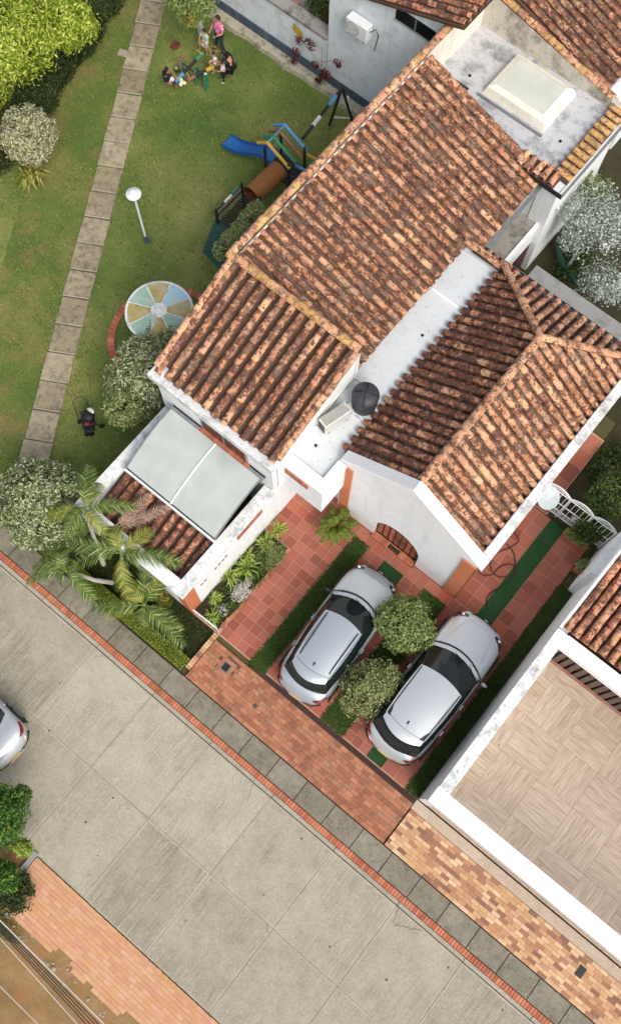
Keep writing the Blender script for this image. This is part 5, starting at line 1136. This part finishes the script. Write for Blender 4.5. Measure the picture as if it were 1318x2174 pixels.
person('woman standing in a pink patterned top and dark trousers, seen from behind', gg(985,575), face_to(gg(985,575),gg(740,600))+0.6, 1.58, dict(knR=(.10,.02,.27),anR=(.13,.02,.04),knL=(-.05,.02,.27),anL=(-.08,-.02,.04),elL=(-.16,.03,.64),haL=(-.10,.16,.62),elR=(.16,.03,.64),haR=(.10,.16,.62)), 'shirt_pat', 'jeans', shoes='cloth_black')
sit = dict(pel=(0,-.02,.36),che=(0,.02,.56),nec=(0,.03,.67),hed=(0,.06,.77),shL=(-.10,.03,.64),elL=(-.12,.12,.54),haL=(-.06,.24,.50),shR=(.10,.03,.64),elR=(.12,.12,.54),haR=(.06,.24,.50),hiL=(-.06,0,.35),hiR=(.06,0,.35),knL=(-.13,.17,.32),anL=(-.15,.14,.08),knR=(.13,.17,.32),anR=(.15,.14,.08))
g1 = gg(265,1120,0.0); person('long haired girl in a navy top and white skirt riding the near seesaw end', gg(255,1130,0.02), face_to(gg(255,1130),gg(745,590)), 1.22, sit, 'cloth_navy', 'cloth_white', sk='skin2', skirt=True, long_hair=True, shoes='skin2')
person('child in a mint top with bare legs riding the far green seesaw end', gg(790,560,0.12), face_to(gg(790,560),gg(320,1045)), 1.15, sit, 'cloth_mint', 'cloth_mint', skirt=True, shoes='skin')
person('toddler in white with a raised hand sitting on the yellow seesaw end', gg(915,830,0.15), face_to(gg(915,830),gg(490,1000)), 0.95, {**sit,'elR':(.20,.06,.70),'haR':(.24,.10,.84)}, 'cloth_white', 'cloth_white', shoes='skin')
person('small child in white top, dark leggings and white shoes standing by the seesaw', gg(1030,1010), face_to(gg(1030,1010),gg(490,1000)), 0.98, dict(haL=(-.12,.2,.66),elL=(-.15,.08,.66),haR=(.12,.2,.66),elR=(.15,.08,.66)), 'cloth_white', 'cloth_navy', shoes='cloth_white')
cr_ = dict(pel=(0,-.05,.20),che=(0,.04,.38),nec=(0,.09,.48),hed=(0,.14,.56),shL=(-.11,.08,.45),elL=(-.15,.18,.40),haL=(-.10,.30,.42),shR=(.11,.08,.45),elR=(.15,.18,.40),haR=(.10,.30,.42),hiL=(-.06,-.03,.20),hiR=(.06,-.03,.20),knL=(-.10,.16,.28),anL=(-.09,.02,.04),knR=(.10,.16,.28),anR=(.09,.02,.04))
person('adult dressed in black crouching behind the small children', gg(1125,905), face_to(gg(1125,905),gg(900,820)), 1.62, cr_, 'cloth_black', 'cloth_black', shoes='cloth_black', long_hair=True)

# ================================================================= vehicles
def drop_fn(o):
    bm_ = BVHTree.FromPolygons([v.co[:] for v in o.data.vertices], [p.vertices[:] for p in o.data.polygons])
    def f(x, y, off=0.004):
        h_ = bm_.ray_cast(Vector((x,y,5)), Vector((0,0,-1))); return Vector((x,y,(h_[0].z if h_[0] else 0.8)+off))
    return f
def car(label, loc, rz, L, Wd, paint, belt=0.98, roofz=1.62, ywb=0.9, yrf=0.35, yrr=-1.45, yrb=-1.85, bw=0.80, rw=0.60, rails=True, hoodlines=False, sedan=False, group=None, spoiler=True, cat='car', deckz=None):
    t = thing('parked_car', label, cat, loc, rz, group); hL, hW = L/2, Wd/2
    st = []
    NS = 22
    for i in range(NS+1):
        u = -1+2*i/NS; y = hL*math.copysign(abs(u)**0.92, u); au = abs(u)
        wv = hW*(1-0.06*au**2-0.30*au**9-0.04*(au if u > 0 else 0)**3)
        if y > ywb: k = (y-ywb)/(hL-ywb); zt = belt+0.03 - 0.14*k - 0.16*k**6
        elif y < yrb: k = (yrb-y)/(hL+yrb+1e-6); zt = (deckz or belt)+0.02 - 0.03*k - 0.22*k**7
        else: zt = belt+0.02
        if deckz and y < yrb: pass
        zb = 0.26+0.14*au**8; edge = 0.05*au**6
        half = [(0,zb),(wv*0.80,zb),(wv*0.955,zb+0.07),(wv*0.995,0.48),(wv,0.62),(wv*0.985,0.76),(wv*0.945,zt-0.09),(wv*0.86,zt-0.02),(wv*0.5,zt+0.015),(0,zt+0.025)]
        ring = half + [(-x,z) for x,z in half[1:-1]][::-1]
        st.append([(x,y-edge*math.copysign(1,u)*((abs(x)/hW)**2)*1.5,z) for x,z in ring])
    mb = MB(); n = len(st[0]); vs = [p for r in st for p in r]
    fs = [(i*n+k, i*n+(k+1)%n, (i+1)*n+(k+1)%n, (i+1)*n+k) for i in range(NS) for k in range(n)]
    # end caps: pulled-in centre ring
    for e_, sgn in ((0,-1),(NS,1)):
        b = len(vs); c = [(x*0.55, y+sgn*0.05, 0.25+(z-0.25)*0.80) for x,y,z in st[e_]]; vs += c; o_ = e_*n
        fs += [((o_+k, o_+(k+1)%n, b+(k+1)%n, b+k) if sgn > 0 else (o_+(k+1)%n, o_+k, b+k, b+(k+1)%n)) for k in range(n)]
        fs += [tuple(b+k for k in range(n))]
    mb.add(vs, fs, paint); body = mb.build('body', t, smooth=True, local=True, angle=180)
    s = body.modifiers.new('u','SUBSURF'); s.levels = 2; s.render_levels = 2
    ev = body.evaluated_get(bpy.context.evaluated_depsgraph_get()); m2 = bpy.data.meshes.new_from_object(ev); body.modifiers.clear(); body.data = m2
    dz = drop_fn(body)
    # glasshouse
    zb = belt-0.03; zr = roofz
    def bfront(v): return Vector((v*bw, ywb+0.10-0.30*v*v, zb+0.01))
    def rfront(v): return Vector((v*rw, yrf-0.10*v*v, zr-0.055-0.03*v*v))
    def brear(v): return Vector((v*bw*0.92, yrb-0.02+0.22*v*v, zb+0.03))
    def rrear(v): return Vector((v*rw*0.94, yrr-0.02+0.12*v*v, zr-0.07-0.03*v*v))
    V9 = [-1+2*k/8 for k in range(9)]
    def surf(A, B, bulge, n=5, axis=(0,1,0)):
        rows = []
        for i in range(n+1):
            u = i/n; rows.append([A(v).lerp(B(v), u)+Vector(axis)*bulge*math.sin(math.pi*u)+Vector((0,0,0.02*math.sin(math.pi*u))) for v in V9])
        return rows
    mb = MB(); mb.grid(surf(bfront, rfront, 0.02), 'glass'); mb.build('windshield', t, smooth=True, local=True)
    mb = MB(); mb.grid(surf(rrear, brear, -0.03), 'glass'); mb.build('rear_window', t, smooth=True, local=True)
    for sg in (-1,1):
        rows = []
        for i in range(13):
            u = i/12; top_ = rfront(sg).lerp(rrear(sg), u); top_.x += sg*0.03*math.sin(math.pi*u); top_.z += 0.03*math.sin(math.pi*u)
            bot = bfront(sg).lerp(brear(sg), u); bot.x += sg*0.05*math.sin(math.pi*u); m_ = bot.lerp(top_, 0.5)+Vector((sg*0.03,0,0)); rows.append([bot, m_, top_])
        if sg < 0: rows = [r[::-1] for r in rows]
        mb = MB(); mb.grid(rows, 'glass'); mb.build('side_window', t, smooth=True, local=True)
        mb = MB(); mb.tube([r[2 if sg > 0 else 0]+Vector((0,0,0.0)) for r in rows], 0.022, paint, 6); mb.build('roof_edge', t, smooth=True, local=True)
        for u in (0.42, 0.80):
            k = int(u*12); a = rows[k][0 if sg > 0 else 2]; b = rows[k][2 if sg > 0 else 0]; mb = MB(); mb.tube([a+Vector((sg*0.006,0,0)), a.lerp(b,0.5)+Vector((sg*0.035,0,0)), b+Vector((sg*0.004,0,0))], 0.018, 'black', 5); mb.build('pillar', t, smooth=True, local=True)
        a = bfront(sg); b = rfront(sg); mb = MB(); mb.tube([a, a.lerp(b,0.5)+Vector((0,0.02,0.02)), b], 0.024, 'black', 6); mb.build('pillar', t, smooth=True, local=True)
        mb = MB(); mb.tube([Vector((sg*(hW*0.90),ywb-0.15,belt-0.02)), Vector((sg*(hW+0.02),ywb-0.17,belt+0.04))], 0.025, 'black', 6); mb.ball((sg*(hW+0.08),ywb-0.18,belt+0.05),(0.095,0.055,0.06),paint if not rails else 'black',12,8); mb.build('mirror', t, smooth=True, local=True)
        for yy in (-0.05,-0.95): MB().obox((sg*(hW*0.985),yy,0.86),(0.018,0.08,0.015),'chrome').build('door_handle', t, local=True, bevel=0.006)
        # doors lines
        mb = MB()
        for yy in (ywb-0.12,-0.18,-1.08): mb.tube([(sg*hW*0.965,yy,0.88),(sg*hW*1.0,yy,0.6),(sg*hW*0.985,yy,0.38)], 0.006, 'black', 4)
        mb.build('door_gap', t, local=True)
    rows = []
    for i in range(9):
        u = i/8; r = []
        for v in V9:
            p = rfront(v).lerp(rrear(v), u); p.z += 0.055*math.sin(math.pi*min(1,u*0.9+0.08))*(1-0.35*v*v)+0.012*(1-v*v); r.append(p)
        rows.append(r)
    mb = MB(); mb.grid(rows, paint); mb.build('roof', t, smooth=True, local=True)
    def roofpt(u, v, off=0.01):
        p = rfront(v).lerp(rrear(v), u); p.z += 0.055*math.sin(math.pi*min(1,u*0.9+0.08))*(1-0.35*v*v)+0.012*(1-v*v)+off; return p
    if spoiler:
        rows = []
        for i in range(4):
            u = i/3; rows.append([rrear(v)+Vector((0,0.03-0.26*u*(1-0.35*v*v),0.004-0.05*u*u)) for v in V9])
        mb = MB(); mb.grid(rows, paint); mb.grid([[p-Vector((0,0,0.03)) for p in r] for r in rows], paint); mb.build('spoiler', t, smooth=True, local=True)
        mb = MB(); mb.tube([roofpt(0.965, v, 0.002) for v in V9], 0.005, 'black', 4); mb.build('tailgate_gap', t, local=True)
    MB().ball(tuple(roofpt(0.86,0.0,0.02)), (0.022,0.06,0.03), 'black', 10, 6).build('antenna', t, smooth=True, local=True)
    if rails:
        for sg in (-1,1): MB().tube([roofpt(0.04+0.86*k/8, sg*0.88, 0.03 if 0 < k < 8 else 0.0) for k in range(9)], 0.017, 'black', 6).build('roof_rail', t, smooth=True, local=True)
    else:
        for sg in (-1,1): MB().tube([roofpt(0.02+0.94*k/8, sg*0.965, 0.008) for k in range(9)], 0.014, 'black', 6).build('roof_rail', t, smooth=True, local=True)
        if not sedan:
            for sg in (-1,1): MB().add([roofpt(0.80,sg*0.96,0.008),roofpt(0.99,sg*0.99,0.008),roofpt(0.99,sg*0.80,0.012),roofpt(0.90,sg*0.86,0.012)],[(0,1,2,3)],'black').build('roof_trim', t, local=True)
    # hood details
    mb = MB(); mb.tube([dz(v*bw*1.02, ywb+0.17-0.26*v*v, 0.0) for v in V9], 0.03, 'black', 6); mb.build('cowl', t, smooth=True, local=True)
    for v0 in (-0.35,0.35):
        mb = MB(); a = bfront(v0)+Vector((0,0.03,0.03)); b = bfront(v0+0.45).lerp(rfront(v0+0.45),0.12)+Vector((0,0.0,0.03)); mb.tube([a,b],0.008,'black',4); mb.build('wiper', t, local=True)
    if hoodlines:
        for sg in (-1,1): mb = MB(); mb.tube([dz(sg*(0.58-0.16*k/6), ywb+0.22+(hL-ywb-0.45)*k/6, 0.001) for k in range(7)], 0.010, 'silver', 5); mb.build('hood_crease', t, smooth=True, local=True)
    mb = MB(); mb.tube([dz(v*hW*0.78, hL-0.22-0.26*v*v*abs(v), -0.001) for v in V9], 0.004, 'black', 4); mb.build('hood_gap', t, local=True)
    bv = BVHTree.FromPolygons([v.co[:] for v in body.data.vertices], [p.vertices[:] for p in body.data.polygons])
    def ypt(x, z, sg): h_ = bv.ray_cast(Vector((x,sg*6,z)), Vector((0,-sg,0))); return h_[0] if h_[0] else Vector((x,sg*hL*0.9,z))
    for sg in (-1,1):
        pts = [ypt(sg*hW*(0.50+0.36*k/6), 0.80, 1) for k in range(7)]; mb = MB(); mb.tube(pts, [0.03,0.05,0.06,0.06,0.055,0.045,0.02], 'black', 10); o = mb.build('headlight', t, smooth=True, local=True)
        c_ = pts[3]+Vector((0,0.02,0.045)); MB().ball(tuple(c_),(0.05,0.04,0.025),'lampglass',10,6).build('bulb', o, smooth=True, local=True)
        pts = [ypt(sg*hW*(0.58+0.30*k/6), 0.86, -1)+Vector((0,0.015,0)) for k in range(7)]; mb = MB(); mb.tube(pts, [0.02,0.04,0.05,0.055,0.055,0.05,0.03], 'redlens', 10); mb.build('taillight', t, smooth=True, local=True)
    mb = MB(); mb.tube([Vector((v*hW*0.82, -hL+0.02+0.20*v**4, 0.50)) for v in V9], 0.06, 'black', 6); mb.build('rear_bumper', t, smooth=True, local=True)
    mb = MB(); mb.tube([Vector((v*hW*0.80, hL-0.02-0.22*v**4, 0.40)) for v in V9], 0.07, 'black', 6); mb.build('front_bumper', t, smooth=True, local=True)
    mb = MB(); mb.tube([Vector((v*hW*0.45, hL+0.01-0.05*v*v, 0.66)) for v in V9], 0.04, 'black', 6); mb.build('grille', t, smooth=True, local=True)
    MB().obox((0,hL+0.05,0.68),(0.06,0.012,0.04),'chrome').build('emblem', t, local=True, bevel=0.01)
    MB().obox((0,-hL-0.055,0.62),(0.17,0.01,0.06),'plate').build('number_plate', t, local=True)
    for sx in (-1,1):
        for yy in (-0.31*L, 0.31*L):
            wm = MB(); c0, c1 = Vector((sx*(hW-0.20),yy,0.33)), Vector((sx*(hW+0.005),yy,0.33)); wm.tube([c0,c0.lerp(c1,0.1),c0.lerp(c1,0.9),c1],[0.29,0.33,0.33,0.29],'tyre',24); wo = wm.build('wheel', t, smooth=True, local=True)
            MB().tube([c1+Vector((sx*0.003,0,0)), c1+Vector((sx*0.012,0,0))],[0.21,0.18],'rim',20).build('rim', wo, local=True)
            mb = MB(); mb.tube([(sx*hW*0.99, yy+0.39*math.cos(a), 0.33+0.39*math.sin(a)) for a in [math.pi*k/10 for k in range(11)]], 0.03, 'black', 6); mb.build('wheel_arch', t, smooth=True, local=True)
    return t
car('silver compact suv with black roof rails parked on the left of the driveway', (-1.93,4.03,0.09), math.radians(4.2), 4.20, 1.72, 'silver', ywb=0.98, yrf=0.32, yrr=-1.42, yrb=-1.83, bw=0.76, rw=0.58, group='silver cars parked side by side')
car('larger silver suv with creased bonnet parked on the right of the driveway', (1.08,4.60,0.09), math.radians(-0.3), 4.62, 1.84, 'silver2', ywb=0.98, yrf=0.18, yrr=-1.62, yrb=-2.10, bw=0.82, rw=0.66, rails=False, hoodlines=True, roofz=1.64, group='silver cars parked side by side')
car('pale silver saloon car on the road at the left edge', (-8.78,-4.15,0.03), math.radians(90), 4.25, 1.68, 'silver2', belt=0.92, roofz=1.43, ywb=0.75, yrf=0.05, yrr=-0.85, yrb=-1.42, bw=0.74, rw=0.55, rails=False, sedan=True, spoiler=False, deckz=0.96)

# ================================================================= overhead cables
K = crop(0,1674,500/1318)
def cable(a, b, z, r, mat, lab):
    p, q_ = K(*a, z), K(*b, z); d = q_-p; A, B = p-d*6, q_+d*4
    pts = [A.lerp(B, k/24) for k in range(25)]
    for k, v in enumerate(pts): v.z += -0.8*4*(k/24)*(1-k/24)+0.8
    tag(MB().tube(pts, r, mat, 6).build('overhead_cable', smooth=True), lab, 'cable', 'overhead cables crossing the bottom left corner')
cable((0,735),(590,1318),5.6,0.014,'wire_w','thick pale cable, uppermost of the bundle in the bottom left corner')
for k, o_ in enumerate((0,14,30,44)): cable((0,752+o_),(560-o_*1.6,1318),5.5,0.011,'wire_b','black overhead cable in the bundle below the thick pale one')
cable((0,835),(440,1318),5.6,0.010,'wire_w','thin pale cable just below the black bundle')
cable((0,1105),(220,1318),5.6,0.010,'wire_w','thin pale cable nearest the bottom left corner')
# litter of stones and rubble on the bare ground
mb = MB(); g = random.Random(6)
for k in range(170):
    x = g.uniform(-4.4,6); y = -7.22-abs(g.gauss(0,0.35)); r = g.uniform(0.012,0.04)*(2.2 if g.random() < 0.05 else 1)
    mb.ball((x,y,0.01),(r*g.uniform(.8,1.4),r,r*0.6),'stone',6,4)
tag(mb.build('rubble'), 'scattered pale stones along the edge of the worn bricks', 'rubble', kind='stuff')
mb = MB(); crown(mb, (-3.9,-7.6,0.05),(0.6,0.25,0.06),500,0.03,'leaf_mid',120,clumps=14); crown(mb, (0.5,-8.3,0.05),(1.2,0.4,0.06),600,0.03,'leaf_hedge',121,clumps=14)
blades(mb, lambda g: (g.uniform(-4.4,7), -5.77+g.gauss(0,0.012), 0.03), 900, 0.03, 'grassblade', 13); tag(mb.build('weeds'), 'sparse weeds in the ochre dirt and brick joints', 'weeds', kind='stuff')
mb = MB(); g = random.Random(77); P3 = []
for k in range(260):
    zone = g.choice(((-4.6,2.5,2.0,7.0,0.09),(-4.5,2.5,0.45,1.75,0.078),(-9,9,-5.6,0.3,0.07),(-9,9,-0.27,0.4,0.07),(-5.6,-4.6,6.6,13.8,3.965),(3,9,2.5,7.2,0.075)))
    x, y, z = g.uniform(zone[0],zone[1]), g.uniform(zone[2],zone[3]), zone[4]; a = g.uniform(0,6.28); r = g.uniform(0.012,0.03); dx, dy = math.cos(a)*r, math.sin(a)*r
    mb.add([(x-dx,y-dy,z),(x+dy*0.5,y-dx*0.5,z+0.004),(x+dx,y+dy,z+0.002),(x-dy*0.5,y+dx*0.5,z+0.005)], [(0,1,2,3)], g.choice(['palm_dry','strap_y','leaf_dark','leaf_red','palm_dry']))
tag(mb.build('fallen_leaves'), 'scattered small fallen leaves on the paving', 'leaf litter', kind='stuff')
